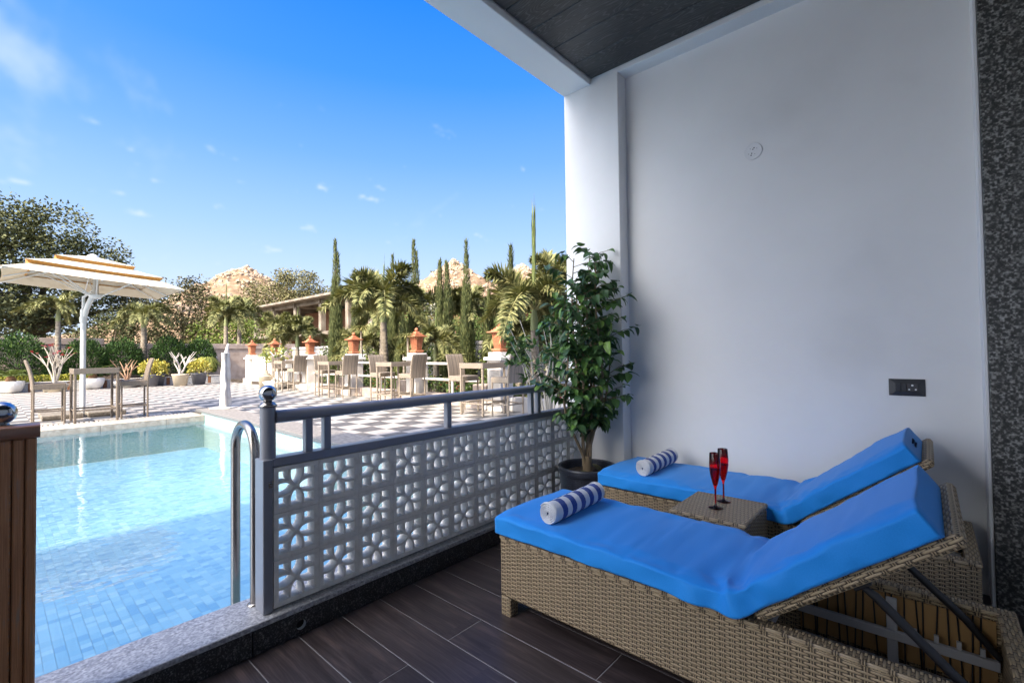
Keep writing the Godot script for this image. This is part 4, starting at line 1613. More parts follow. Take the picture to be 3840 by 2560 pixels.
# ------------------------------------------------------------------ parasol
func build_parasol() -> void:
	var o := V(1.55, 0, -14.05)
	var t := thing("parasol", "large cream three-tier square parasol on a white pole over the pool table", "parasol", V(1.42, YT, -14.3))
	var base := V(1.42, YT, -14.3)
	var W := func(x: float, y: float, z: float) -> Vector3: return V(o.x + x, y - 0.066 * x, o.z + z) - base
	var hx := 1.44
	var hz := 1.36
	# each tier is a sagging square pyramid skirt from (outer half, y) to (inner half, y)
	var tiers := [[1.0, 2.83, 0.60, 3.08], [0.765, 3.075, 0.40, 3.24], [0.46, 3.305, 0.03, 3.48]]
	for ti in 3:
		var q: Array = tiers[ti]
		var g := G.new()
		for s in 4:
			g.surf(8, 12, func(u: float, v: float) -> Vector3:
				var k := lerpf(q[0], q[2], u)
				var a := (v * 2.0 - 1.0)
				var sag: float = 0.035 * (1.0 - a * a) * (1.0 - u) * q[0]
				var inn := 0.03 * (1.0 - a * a) * (1.0 - u)
				var c := [Vector2(a, 1.0 - inn), Vector2(1.0 - inn, -a), Vector2(-a, -1.0 + inn), Vector2(-1.0 + inn, a)][s] as Vector2
				return W.call(c.x * k * hx, lerpf(q[1], q[3], u) - sag * 0.5, c.y * k * hz), false, true)
		obj("canopy_tier", g, M.canopy, t)
		if ti > 0:
			g = G.new()
			for s in 4:
				g.surf(1, 12, func(u: float, v: float) -> Vector3:
					var a := (v * 2.0 - 1.0)
					var sag: float = 0.035 * (1.0 - a * a) * q[0]
					var k: float = q[0] * (0.992 - 0.06 * (1.0 - u))
					var c := [Vector2(a, 1.0 - 0.03 * (1.0 - a * a)), Vector2(1.0 - 0.03 * (1.0 - a * a), -a), Vector2(-a, -1.0 + 0.03 * (1.0 - a * a)), Vector2(-1.0 + 0.03 * (1.0 - a * a), a)][s] as Vector2
					return W.call(c.x * k * hx, q[1] - sag * 0.5 - 0.004 - 0.085 * (1.0 - u), c.y * k * hz), false, true)
			obj("tier_gap_band", g, M.tier_gap_band, t)
	var g := G.new()
	g.lathe(W.call(0, 0, 0) , PackedVector2Array([Vector2(0.11, 3.455), Vector2(0.10, 3.50), Vector2(0.05, 3.535), Vector2(0.0001, 3.55)]), 18, false)
	obj("cap", g, M.white_paint, t)
	g = G.new()
	g.lathe(W.call(0.05, 0, 0), PackedVector2Array([Vector2(0.0001, 2.53), Vector2(0.08, 2.55), Vector2(0.13, 2.60), Vector2(0.13, 2.64), Vector2(0.06, 2.66), Vector2(0.035, 3.40)]), 20, false)
	obj("hub", g, M.white_paint, t)
	for k in 8:
		var an := TAU * k / 8.0
		var e := Vector2(cos(an), sin(an))
		var m := maxf(absf(e.x), absf(e.y))
		e = e / m * (0.985 if k % 2 == 1 else 0.955)
		g = G.new()
		var tip: Vector3 = W.call(e.x * hx, 2.80, e.y * hz)
		var up: Vector3 = W.call(e.x * hx * 0.06, 3.33, e.y * hz * 0.06)
		var mid: Vector3 = W.call(e.x * hx * 0.58, 3.075, e.y * hz * 0.58)
		g.rod(up, tip, 0.014, 6)
		var rb := obj("rib", g, M.white_paint, t)
		g = G.new()
		g.rod(W.call(0.05 + e.x * 0.1, 2.61, e.y * 0.1), mid, 0.012, 6)
		obj("strut", g, M.white_paint, rb)
	g = G.new()
	g.rod(V(0, 0.03, 0), V(0, 2.28, 0), 0.05, 20)
	obj("pole", g, M.white_paint, t)
	g = G.new()
	g.lathe(V(0, 0, 0), PackedVector2Array([Vector2(0.052, 2.10), Vector2(0.066, 2.11), Vector2(0.066, 2.22), Vector2(0.055, 2.24), Vector2(0.055, 2.40), Vector2(0.03, 2.42)]), 20)
	obj("collar", g, M.white_paint, t)
	g = G.new()
	var ht: Vector3 = W.call(0.02, 2.66, 0)
	g.tube(PackedVector3Array([V(0.02, 2.24, 0.02), V(0.05, 2.42, 0.05), ht + V(0, 0.02, 0)]), PackedFloat32Array([0.045, 0.05, 0.052]), 14)
	g.rod(V(0, 2.40, 0), V(0.0, 2.70, 0.0), 0.03, 10)
	g.rod(V(0, 2.68, 0), ht + V(0, 0.08, 0), 0.025, 10)
	obj("arm", g, M.white_paint, t)
	for k in 4:
		var an := PI / 4 + PI / 2 * k
		g = G.new()
		g.box(V(0.44 * cos(an) * 1.15, 0.055, 0.42 * sin(an)), V(0.66, 0.09, 0.5), 0.015)
		tag(obj("parasol_weight", g, M.wood_weathered, null, Transform3D(Basis.IDENTITY, base)), "weathered flat slab weighing down the parasol foot", "weight", "parasol weights")

# ------------------------------------------------------------------ pedestals with terracotta lanterns
func frustum(g: G, y0: float, w0: float, y1: float, w1: float) -> void:
	var a := [V(-w0, y0, w0), V(w0, y0, w0), V(w0, y0, -w0), V(-w0, y0, -w0)]
	var b := [V(-w1, y1, w1), V(w1, y1, w1), V(w1, y1, -w1), V(-w1, y1, -w1)]
	for k in 4:
		g.quad(a[k], a[(k + 1) % 4], b[(k + 1) % 4], b[k])
	g.quad(b[0], b[1], b[2], b[3])
	g.quad(a[3], a[2], a[1], a[0])

func build_pedestals() -> void:
	var p := thing("pedestal", "white square pedestal with a marble cap carrying a terracotta lantern", "pedestal", Vector3.ZERO, 0.0, "pedestals along the terrace")
	var g := G.new()
	g.bb(V(-0.29, 0, -0.29), V(0.29, 0.24, 0.29), 0.01)
	obj("plinth", g, M.white_wall, p)
	g = G.new()
	g.bb(V(-0.21, 0.24, -0.21), V(0.21, 1.13, 0.21), 0.008)
	obj("shaft", g, M.white_wall, p)
	for k in 9:
		g = G.new()
		g.bb(V(-0.218, 0.66 + 0.028 * k, -0.14), V(-0.2101, 0.682 + 0.028 * k, 0.14), 0.003)
		obj("louvre", g, M.white_wall, p)
	g = G.new()
	g.bb(V(-0.27, 1.13, -0.27), V(0.27, 1.20, 0.27), 0.008)
	obj("cap", g, M.marble, p)
	g = G.new()
	g.bb(V(-0.19, 1.20, -0.19), V(0.19, 1.31, 0.19), 0.006)
	obj("cap_block", g, M.marble, p)
	var l := thing("terracotta_lantern", "ribbed terracotta lantern with a stepped lid standing on a pedestal", "lantern", Vector3.ZERO, 0.0, "terracotta lanterns on the pedestals")
	g = G.new()
	frustum(g, 0.0, 0.10, 0.03, 0.10)
	frustum(g, 0.03, 0.115, 0.05, 0.125)
	frustum(g, 0.05, 0.125, 0.075, 0.115)
	obj("foot", g, M.terracotta, l)
	g = G.new()
	frustum(g, 0.075, 0.082, 0.39, 0.115)
	var bd := obj("body", g, M.terracotta, l)
	for s in 4:
		for k in 5:
			g = G.new()
			var a := -0.8 + 0.4 * k
			g.tube(PackedVector3Array([V(a * 0.08, 0.078, 0.086), V(a * 0.115, 0.387, 0.118)]), PackedFloat32Array([0.011, 0.014]), 6, false)
			obj("rib", g, M.terracotta, bd, Transform3D(Basis(Vector3.UP, s * PI / 2), Vector3.ZERO))
	g = G.new()
	frustum(g, 0.39, 0.15, 0.405, 0.19)
	frustum(g, 0.405, 0.19, 0.425, 0.185)
	obj("brim", g, M.terracotta, l)
	g = G.new()
	frustum(g, 0.425, 0.13, 0.455, 0.125)
	frustum(g, 0.455, 0.095, 0.49, 0.085)
	frustum(g, 0.49, 0.06, 0.53, 0.045)
	var lid := obj("lid", g, M.terracotta, l)
	g = G.new()
	g.ball(V(0, 0.572, 0), 0.044, 16, 1.1)
	obj("knob", g, M.terracotta, lid)
	var at := [[7.78, -7.30], [7.78, -10.42], [7.82, -13.79], [7.95, -17.14], [8.02, -20.56], [8.10, -23.33]]
	for k in 6:
		var w := V(at[k][0], YT, at[k][1])
		var pk: Node3D = p if k == 0 else dup(p, w, 0.0)
		var lk: Node3D = l if k == 0 else dup(l, w, 0.0)
		pk.position = w
		lk.position = w + V(0, 1.31, 0)
		lk.scale = Vector3.ONE * 1.12
		var near: String = ["next to the smooth trunked spear leaf palm", "with the spiky plant spilling over it", "half hidden by the yucca", "next to the bonsai bowl", "behind the ponytail palm", "at the corner of the white garden wall"][k]
		pk.set_meta("label", "white square pedestal, its lantern " + near)
		lk.set_meta("label", "terracotta lantern on its pedestal " + near)
		# stub block beside each pedestal
		if k < 5:
			g = G.new()
			g.bb(w + V(-0.16, 0, -0.75), w + V(0.22, 0.56, -0.30), 0.008)
			tag(obj("stub_wall", g, M.pink_wall), "short rendered block joined to the back of a lantern pedestal", "wall", "stub walls beside the pedestals")
	# rails between the pedestals
	for k in 3:
		var a: Array = at[k]
		var b: Array = at[k + 1]
		var r := thing("pipe_rail", "pair of cream pipe rails between two lantern pedestals", "railing", V(a[0], YT, a[1]), 0.0, "rails between the pedestals")
		for y in [1.03, 0.62]:
			g = G.new()
			g.rod(V(0.05, y, -0.22 if y > 1.0 else -0.76), V(b[0] - a[0] + 0.05, y, b[1] - a[1] + 0.22), 0.034, 10)
			obj("pipe", g, M.white_wall, r)
		g = G.new()
		g.rod(V(0.06, 0.1, (b[1] - a[1]) * 0.55), V(0.06, 1.0, (b[1] - a[1]) * 0.55), 0.035, 8)
		obj("post", g, M.grey_wall, r)
		g = G.new()
		g.bb(V(a[0] - 0.10, YT, a[1] - 0.76), V(a[0] + 0.20, 0.16, b[1] + 0.30), 0.006)
		tag(obj("planter_edge", g, M.pink_wall), "low rendered planter edge under the pipe rails", "wall", "planter edges between the pedestals")
	g = G.new()
	g.bb(V(7.72, YT, -6.98), V(7.98, 0.20, -4.2), 0.006)
	tag(obj("planter_edge", g, M.grey_wall), "low grey planter wall running towards the house behind the shrub", "wall")
	g = G.new()
	g.bb(V(8.02, YT, -23.03), V(8.18, 1.17, -20.86), 0.01)
	tag(obj("garden_wall", g, M.white_wall), "white garden wall behind the ponytail palm pot", "wall")
	g = G.new()
	g.bb(V(7.96, YT, -20.26), V(8.12, 1.0, -17.9), 0.01)
	tag(obj("garden_wall", g, M.white_wall), "white garden wall behind the bonsai bowl", "wall")
	# planting bed and its flowers
	g = G.new()
	g.bb(V(7.99, -0.13, -26.0), V(12.1, 0.03, -3.0))
	struct("planting_bed", g, M.soil)
	var lg := RandomNumberGenerator.new()
	lg.seed = 12
	g = G.new()
	var fl := G.new()
	for k in 5200:
		var z := lg.randf_range(-16.5, -4.0)
		var x := 8.05 + pow(lg.randf(), 1.6) * 1.5
		var h := 0.10 + 0.38 * absf(sin(z * 1.7)) * lg.randf() + 0.1 * lg.randf()
		var q := lg.randf()
		g.col = Color(0.035, 0.075, 0.02).lerp(Color(0.13, 0.17, 0.05), q)
		var d := V(lg.randf_range(-1, 1), lg.randf_range(0.2, 1.0), lg.randf_range(-1, 1)).normalized() * lg.randf_range(0.05, 0.11)
		g.blade(V(x, h, z), d, d.cross(V(lg.randf_range(-1, 1), 0.4, 1)).normalized() * 0.022)
		if lg.randf() < 0.05:
			fl.col = Color(0.55, 0.03, 0.06) if sin(z * 1.1) > -0.2 else Color(0.75, 0.16, 0.02)
			if lg.randf() < 0.15: fl.col = Color(0.8, 0.75, 0.65)
			for b in 4:
				var e := V(cos(b * 1.57), 0.4, sin(b * 1.57)) * 0.035
				fl.blade(V(x, h + 0.08, z), e, e.cross(Vector3.UP).normalized() * 0.02)
	var o := obj("bedding_plants", g, M.leaf_matte)
	o.set_meta("kind", "stuff"); tag(o, "low green bedding plants behind the pipe rails", "plants")
	o = obj("bedding_flowers", fl, M.flower)
	o.set_meta("kind", "stuff"); tag(o, "small red and orange flowers among the bedding plants", "flowers")

# ------------------------------------------------------------------ walls
func build_boundary_walls() -> void:
	for s in [[-14.0, 3.55, 2.07, "taller stretch of pinkish boundary wall behind the clipped shrubs"], [3.55, 12.3, 1.84, "lower stretch of pinkish boundary wall behind the palms"]]:
		var t := thing("boundary_wall", s[3], "wall", V(s[0], YT, -28.6))
		var w: float = s[1] - s[0]
		var g := G.new()
		g.bb(V(0, 0, -0.1), V(w - 0.002, s[2] - YT - 0.28, 0.1))
		obj("wall", g, M.pink_wall, t)
		g = G.new()
		g.bb(V(0, s[2] - YT - 0.28, -0.15), V(w - 0.002, s[2] - YT, 0.15), 0.01)
		obj("coping", g, M.pink_wall, t)
	var t := thing("boundary_wall", "grey boundary wall behind the palms and cypresses", "wall", V(12.2, YT, -28.4))
	var g := G.new()
	g.bb(V(-0.1, 0, 0), V(0.1, 1.60, 25.0))
	obj("wall", g, M.grey_wall, t)
	g = G.new()
	g.bb(V(-0.15, 1.60, 0), V(0.15, 1.74, 25.0), 0.01)
	obj("coping", g, M.grey_wall, t)
	for b in [[7.55, 1.42, 0.34, 0.30, "white square meter box fixed high on the boundary wall"], [7.95, 0.98, 0.36, 0.36, "grey lidded switch box fixed on the boundary wall"]]:
		var x := thing("meter_box", b[4], "box", V(b[0], b[1], -28.49))
		g = G.new()
		g.bb(V(-b[2] / 2, -b[3] / 2, 0), V(b[2] / 2, b[3] / 2, 0.14), 0.01)
		obj("case", g, M.white_plastic, x)
		g = G.new()
		g.bb(V(-b[2] / 2 + 0.02, -b[3] / 2 + 0.02, 0.14), V(b[2] / 2 - 0.02, b[3] / 2 - 0.02, 0.15), 0.004)
		obj("door", g, M.white_plastic, x)

func build_bed_left() -> void:
	var b := structure("raised_bed")
	var g := G.new()
	g.bb(V(-13.0, -0.12, -28.48), V(7.7, 0.12, -26.2))
	obj("soil", g, M.soil, b)
	var x := -6.0
	var k := 0
	var brown := mat(0.22, 0.10, 0.05, 0.8)
	var band := stone(noise_tex(0.05, 44, [[0.0, 0.22, 0.22, 0.24], [0.5, 0.42, 0.42, 0.42], [1.0, 0.62, 0.60, 0.57]], 256, 4), 2.0, 0.7)
	while x < 7.6:
		var w := 0.42 if k % 2 == 0 else 0.13
		g = G.new()
		g.bb(V(x + 0.004, -0.11, -26.2), V(x + w - 0.004, 0.22 + 0.015 * sin(k * 3.0), -26.05), 0.012)
		obj("edge_stone", g, band if k % 2 == 0 else brown, b)
		x += w
		k += 1
	g = G.new()
	g.bb(V(-6.0, 0.236, -26.22), V(7.6, 0.262, -26.03), 0.008)
	obj("edge_cap", g, M.white_wall, b)
	var lg := RandomNumberGenerator.new()
	lg.seed = 33
	g = G.new()
	for q in 6500:
		var xx := lg.randf_range(-6.0, 3.0)
		g.col = Color(0.10, 0.13, 0.015).lerp(Color(0.30, 0.27, 0.03), lg.randf())
		var p := V(xx, 0.22 + lg.randf() * 0.30, lg.randf_range(-26.75, -26.3))
		var d := V(lg.randf_range(-1, 1), lg.randf_range(0.0, 1), lg.randf_range(-1, 1)).normalized() * 0.06
		g.blade(p, d, d.cross(V(lg.randf_range(-1, 1), 0.3, 1)).normalized() * 0.02)
	var h := obj("low_hedge", g, M.leaf_matte)
	tag(h, "low clipped yellow green hedge in front of the round shrubs", "hedge")
	# round clipped shrubs
	var spots := [[0.80, -27.35, 0.88, 2.12, 1, "dense green shrub clipped to a dome behind the first cycad planter"], [2.78, -27.35, 0.74, 1.92, 2, "clipped dome shrub beside the young palm, behind the second cycad planter"], [4.02, -27.3, 0.74, 1.95, 3, "clipped dome shrub behind the low white bowl"], [5.80, -27.3, 0.76, 2.08, 4, "clipped dome shrub behind the pale leafless shrub in the tan planter"], [7.05, -27.3, 0.68, 1.98, 5, "clipped dome shrub next to the drooping fountain palm"], [-1.6, -27.3, 0.85, 2.0, 6, "clipped dome shrub beyond the gate side of the first cycad"], [-4.0, -27.3, 0.8, 2.0, 7, "clipped dome shrub at the gate end of the raised bed"]]
	for s in spots:
		var t := thing("clipped_shrub", s[5], "shrub", V(s[0], 0.1, s[1]), 0.0, "clipped shrubs by the boundary wall")
		lg.seed = 100 + s[4]
		var nz := noise(1.6, s[4], 3)
		g = G.new()
		g.tube(PackedVector3Array([V(0, 0, 0), V(0.03, 0.5, 0)]), PackedFloat32Array([0.07, 0.05]), 8)
		obj("trunk", g, M.bark, t)
		g = G.new()
		for q in 5200:
			var u := lg.randf_range(-0.35, 1.0)
			var an := lg.randf() * TAU
			var rr := sqrt(maxf(0.0, 1.0 - u * u))
			var dir := V(cos(an) * rr, u, sin(an) * rr)
			var lump := 1.0 + 0.16 * nz.get_noise_3dv(dir * 2.2)
			var dep := 1.0 - 0.24 * pow(lg.randf(), 2.0)
			var hh: float = (s[3] - 0.1) * 0.62
			var p := V(dir.x * s[2], hh * 0.62 + dir.y * hh, dir.z * s[2]) * lump * dep
			if p.y < 0.05: continue
			var q2 := lg.randf()
			g.col = Color(0.018, 0.045, 0.010).lerp(Color(0.055, 0.115, 0.022), q2 * q2)
			if q2 > 0.94: g.col = Color(0.10, 0.16, 0.03)
			var d := (dir + V(lg.randf_range(-0.7, 0.7), lg.randf_range(0.1, 1.1), lg.randf_range(-0.7, 0.7))).normalized() * lg.randf_range(0.07, 0.15)
			g.blade(p, d, d.cross(V(lg.randf_range(-1, 1), 0.2, lg.randf_range(-1, 1))).normalized() * 0.022)
		obj("crown", g, M.leaf_matte, t)

# ------------------------------------------------------------------ potted plants
func pot(called: String, label: String, at: Vector3, prof: Array, m: Material) -> Node3D:
	var t := thing(called, label, "pot", at)
	var g := G.new()
	var pv := PackedVector2Array()
	for q in prof: pv.append(Vector2(q[0], q[1]))
	g.lathe(Vector3.ZERO, pv, 28, false)
	obj("body", g, m, t)
	var top: Array = prof[prof.size() - 1]
	g = G.new()
	g.lathe(V(0, top[1] - 0.005, 0), PackedVector2Array([Vector2(top[0] + 0.004, -0.02), Vector2(top[0] * 0.5, 0.01), Vector2(0.0001, 0.02)]), 20, false)
	obj("soil", g, M.soil, t)
	return t

func arch_blades(g: G, lg: RandomNumberGenerator, n: int, length: float, width: float, rise: float, droop: float, c0: Color, c1: Color, o := Vector3.ZERO) -> void:
	for k in n:
		var an := lg.randf() * TAU
		var el := lg.randf_range(rise * 0.35, rise)
		var d := V(cos(an), el, sin(an)).normalized()
		var side := d.cross(Vector3.UP).normalized()
		if side.length() < 0.1: side = Vector3.RIGHT
		var L := length * lg.randf_range(0.7, 1.1)
		g.col = c0.lerp(c1, lg.randf())
		var prev := o
		var seg := 5
		for s in seg:
			var u0 := float(s) / seg
			var u1 := float(s + 1) / seg
			var p0 := o + d * L * u0 - V(0, droop * L * u0 * u0, 0)
			var p1 := o + d * L * u1 - V(0, droop * L * u1 * u1, 0)
			var w0 := width * (1.0 - u0 * 0.9)
			var w1 := width * (1.0 - u1 * 0.9)
			g.quad(p0 - side * w0, p0 + side * w0, p1 + side * w1, p1 - side * w1)

func pinnate(g: G, lg: RandomNumberGenerator, o: Vector3, d: Vector3, L: float, droop: float, leaflet: float, wid: float, n: int, c0: Color, c1: Color, plume := 0.0) -> void:
	# feather leaf: rachis with leaflets on both sides (all round it if plume is 1)
	var side := d.cross(Vector3.UP).normalized()
	if side.length() < 0.1: side = Vector3.RIGHT
	var rp := PackedVector3Array()
	var rr := PackedFloat32Array()
	for k in 9:
		var u := k / 8.0
		rp.append(o + d * L * u - V(0, droop * L * u * u, 0))
		rr.append(L * 0.011 * (1.05 - u))
	g.col = c1
	g.tube(rp, rr, 5, false)
	for k in n:
		var u := 0.12 + 0.88 * (k + lg.randf()) / n
		var p := o + d * L * u - V(0, droop * L * u * u, 0)
		var tan := (d - V(0, 2.0 * droop * u, 0)).normalized()
		var up := side.cross(tan).normalized()
		var env := sin(PI * clampf(0.16 + u * 0.80, 0.0, 1.0))
		for s in [-1.0, 1.0]:
			var rot := lg.randf_range(-1.0, 1.0) * plume * 1.5
			var out: Vector3 = (side * s * cos(rot) + up * sin(rot)).normalized()
			var ld: Vector3 = (out * 1.0 + tan * lg.randf_range(0.5, 0.95) + V(0, -0.28 + up.y * 0.1, 0)).normalized() * leaflet * (0.35 + 0.65 * env) * lg.randf_range(0.85, 1.1)
			g.col = c0.lerp(c1, lg.randf())
			var wv := ld.cross(up + V(lg.randf_range(-0.3, 0.3), 0, lg.randf_range(-0.3, 0.3))).normalized() * wid
			g.blade(p, ld, wv, V(0, leaflet * 0.06, 0))

func build_pots() -> void:
	var lg := RandomNumberGenerator.new()
	lg.seed = 7
	var white_prof := [[0.0001, 0], [0.20, 0], [0.30, 0.08], [0.36, 0.25], [0.385, 0.44], [0.37, 0.45], [0.34, 0.43]]
	var bowl := [[0.0001, 0], [0.24, 0], [0.40, 0.08], [0.50, 0.22], [0.52, 0.28], [0.49, 0.28], [0.46, 0.25]]
	var tan_prof := [[0.0001, 0], [0.24, 0], [0.31, 0.46], [0.325, 0.47], [0.325, 0.52], [0.29, 0.52], [0.28, 0.48]]
	# cycads in white pots
	for c in [[0.55, -25.75, "cycad with stiff arching leaves in the white pot below the first dome shrub"], [2.86, -25.75, "cycad with stiff arching leaves in the white pot behind the parasol pole"]]:
		pot("white_planter", "round white planter holding a cycad", V(c[0], YT, c[1]), white_prof, M.pot_white).set_meta("group", "white planters with cycads")
		var t := thing("cycad", c[2], "plant", V(c[0], YT + 0.43, c[1]))
		var g := G.new()
		g.lathe(Vector3.ZERO, PackedVector2Array([Vector2(0.13, -0.02), Vector2(0.15, 0.08), Vector2(0.11, 0.18), Vector2(0.04, 0.22), Vector2(0.0001, 0.22)]), 16, false)
		obj("stump", g, mat(0.22, 0.12, 0.06, 0.9), t)
		for k in 22:
			g = G.new()
			var an := k * 2.4
			var el := lg.randf_range(0.25, 1.1)
			pinnate(g, lg, V(0, 0.18, 0), V(cos(an), el, sin(an)).normalized(), lg.randf_range(0.65, 0.9), 0.32, 0.15, 0.010, 26, Color(0.055, 0.10, 0.02), Color(0.16, 0.20, 0.05))
			obj("frond", g, M.leaf, t)
	# desert rose
	pot("tan_planter", "tan planter holding the pink flowered desert rose", V(1.70, YT, -25.2), [[0.0001, 0], [0.30, 0], [0.40, 0.22], [0.42, 0.30], [0.38, 0.30], [0.36, 0.27]], M.pot_tan)
	branchy("desert_rose", "bare-stemmed desert rose with bright pink flowers", V(1.70, YT + 0.28, -25.2), 26, 1.55, 0.62, M.pale_stem, Color(0.62, 0.04, 0.10), 40, 21)
	pot("white_bowl", "low white bowl planter behind the pool bar chair", V(3.92, YT, -25.55), bowl, M.pot_white)
	branchy("bare_shrub", "leafless twiggy shrub in the low white bowl", V(3.92, YT + 0.26, -25.55), 14, 0.95, 0.55, mat(0.36, 0.22, 0.14, 0.8), Color(0, 0, 0), 0, 22)
	pot("tan_planter", "tan planter holding the pale leafless shrub", V(5.62, YT, -24.6), tan_prof, M.pot_tan)
	branchy("bare_shrub", "pale leafless shrub with upright forked branches in a tan planter", V(5.62, YT + 0.48, -24.6), 20, 1.05, 0.62, mat(0.50, 0.46, 0.42, 0.8), Color(0, 0, 0), 0, 23)
	for c in [[4.72, -25.4, "yellow variegated shrub in a slate pot beside the low white bowl"], [6.45, -25.1, "yellow variegated shrub in a slate pot beside the tan planter"], [5.0, -25.75, "yellow variegated shrub growing from the raised bed edge"]]:
		pot("slate_planter", "dark slate coloured planter with a yellow leaved shrub", V(c[0], YT, c[1]), tan_prof, M.pot_slate).set_meta("group", "slate planters")
		var t := thing("variegated_shrub", c[2], "shrub", V(c[0], YT + 0.48, c[1]))
		var g := G.new()
		for k in 5:
			g.rod(Vector3.ZERO, V(cos(k * 1.3) * 0.2, 0.35, sin(k * 1.3) * 0.2), 0.012, 5)
		obj("stems", g, M.stem, t)
		g = G.new()
		for k in 620:
			var dir := V(lg.randf_range(-1, 1), lg.randf_range(-0.3, 1), lg.randf_range(-1, 1)).normalized()
			var p := V(0, 0.22, 0) + dir * V(0.50, 0.34, 0.42).length() * 0.62 * pow(lg.randf(), 0.4)
			g.col = Color(0.16, 0.18, 0.02).lerp(Color(0.55, 0.45, 0.08), lg.randf())
			var d := (dir + V(lg.randf_range(-1, 1), lg.randf_range(-0.2, 1), lg.randf_range(-1, 1))).normalized() * lg.randf_range(0.07, 0.13)
			g.blade(p, d, d.cross(V(lg.randf_range(-1, 1), 0.4, lg.randf_range(-1, 1))).normalized() * 0.032)
		obj("crown", g, M.leaf, t)
	# ponytail palm and bonsai beside the white garden wall
	pot("tan_planter", "tall tan planter holding the ponytail palm", V(7.55, YT, -20.2), [[0.0001, 0], [0.25, 0], [0.29, 0.42], [0.305, 0.43], [0.305, 0.48], [0.27, 0.48], [0.26, 0.45]], M.pot_tan)
	var t := thing("ponytail_palm", "ponytail palm with a swollen base and a mop of thin leaves in a tan planter", "palm", V(7.55, YT + 0.45, -20.2))
	var g := G.new()
	g.lathe(Vector3.ZERO, PackedVector2Array([Vector2(0.20, -0.02), Vector2(0.18, 0.06), Vector2(0.07, 0.15), Vector2(0.04, 0.30), Vector2(0.035, 0.75), Vector2(0.0001, 0.78)]), 14, false)
	obj("trunk", g, M.palm_bark, t)
	g = G.new()
	arch_blades(g, lg, 240, 0.85, 0.010, 1.9, 0.85, Color(0.07, 0.12, 0.03), Color(0.24, 0.26, 0.07), V(0, 0.75, 0))
	obj("crown", g, M.leaf_matte, t)
	t = thing("ponytail_palm", "drooping fountain of thin yellow green leaves behind the white statue", "palm", V(7.15, 0.1, -26.6))
	g = G.new()
	g.lathe(Vector3.ZERO, PackedVector2Array([Vector2(0.22, -0.02), Vector2(0.12, 0.2), Vector2(0.07, 0.9), Vector2(0.0001, 0.95)]), 14, false)
	obj("trunk", g, M.palm_bark, t)
	g = G.new()
	arch_blades(g, lg, 420, 1.05, 0.011, 1.4, 1.15, Color(0.09, 0.13, 0.025), Color(0.30, 0.30, 0.07), V(0, 0.92, 0))
	obj("crown", g, M.leaf_matte, t)
	pot("white_bowl", "wide white bowl planter with the bonsai fig", V(7.50, YT, -18.95), bowl, M.pot_white)
	t = thing("bonsai_fig", "thick pale trunked fig with sparse yellowing leaves in a white bowl", "tree", V(7.50, YT + 0.26, -18.95))
	g = G.new()
	g.tube(PackedVector3Array([V(0, -0.02, 0), V(0.02, 0.2, 0.02), V(-0.02, 0.6, 0.03), V(0.05, 1.0, 0)]), PackedFloat32Array([0.15, 0.11, 0.085, 0.05]), 12)
	for k in 5: g.tube(PackedVector3Array([V(0, 0.25, 0), V(cos(k * 1.26) * 0.16, 0.08, sin(k * 1.26) * 0.16), V(cos(k * 1.26) * 0.24, -0.02, sin(k * 1.26) * 0.24)]), PackedFloat32Array([0.04, 0.035, 0.025]), 7)
	for k in 6: g.tube(PackedVector3Array([V(0, 0.75, 0), V(cos(k * 1.1) * 0.2, 1.0, sin(k * 1.1) * 0.2), V(cos(k * 1.1) * 0.42, 1.1 + 0.1 * (k % 3), sin(k * 1.1) * 0.42)]), PackedFloat32Array([0.035, 0.022, 0.01]), 6)
	obj("trunk", g, M.marble, t)
	g = G.new()
	for k in 190:
		var an := lg.randf() * TAU
		var p := V(cos(an) * lg.randf_range(0.1, 0.55), lg.randf_range(0.75, 1.35), sin(an) * lg.randf_range(0.1, 0.55))
		g.col = Color(0.08, 0.14, 0.03).lerp(Color(0.35, 0.33, 0.08), lg.randf())
		var d := V(lg.randf_range(-1, 1), lg.randf_range(-0.8, 0.6), lg.randf_range(-1, 1)).normalized() * 0.13
		g.blade(p, d, d.cross(V(lg.randf_range(-1, 1), 0.5, lg.randf_range(-1, 1))).normalized() * 0.045)
	obj("crown", g, M.leaf, t)

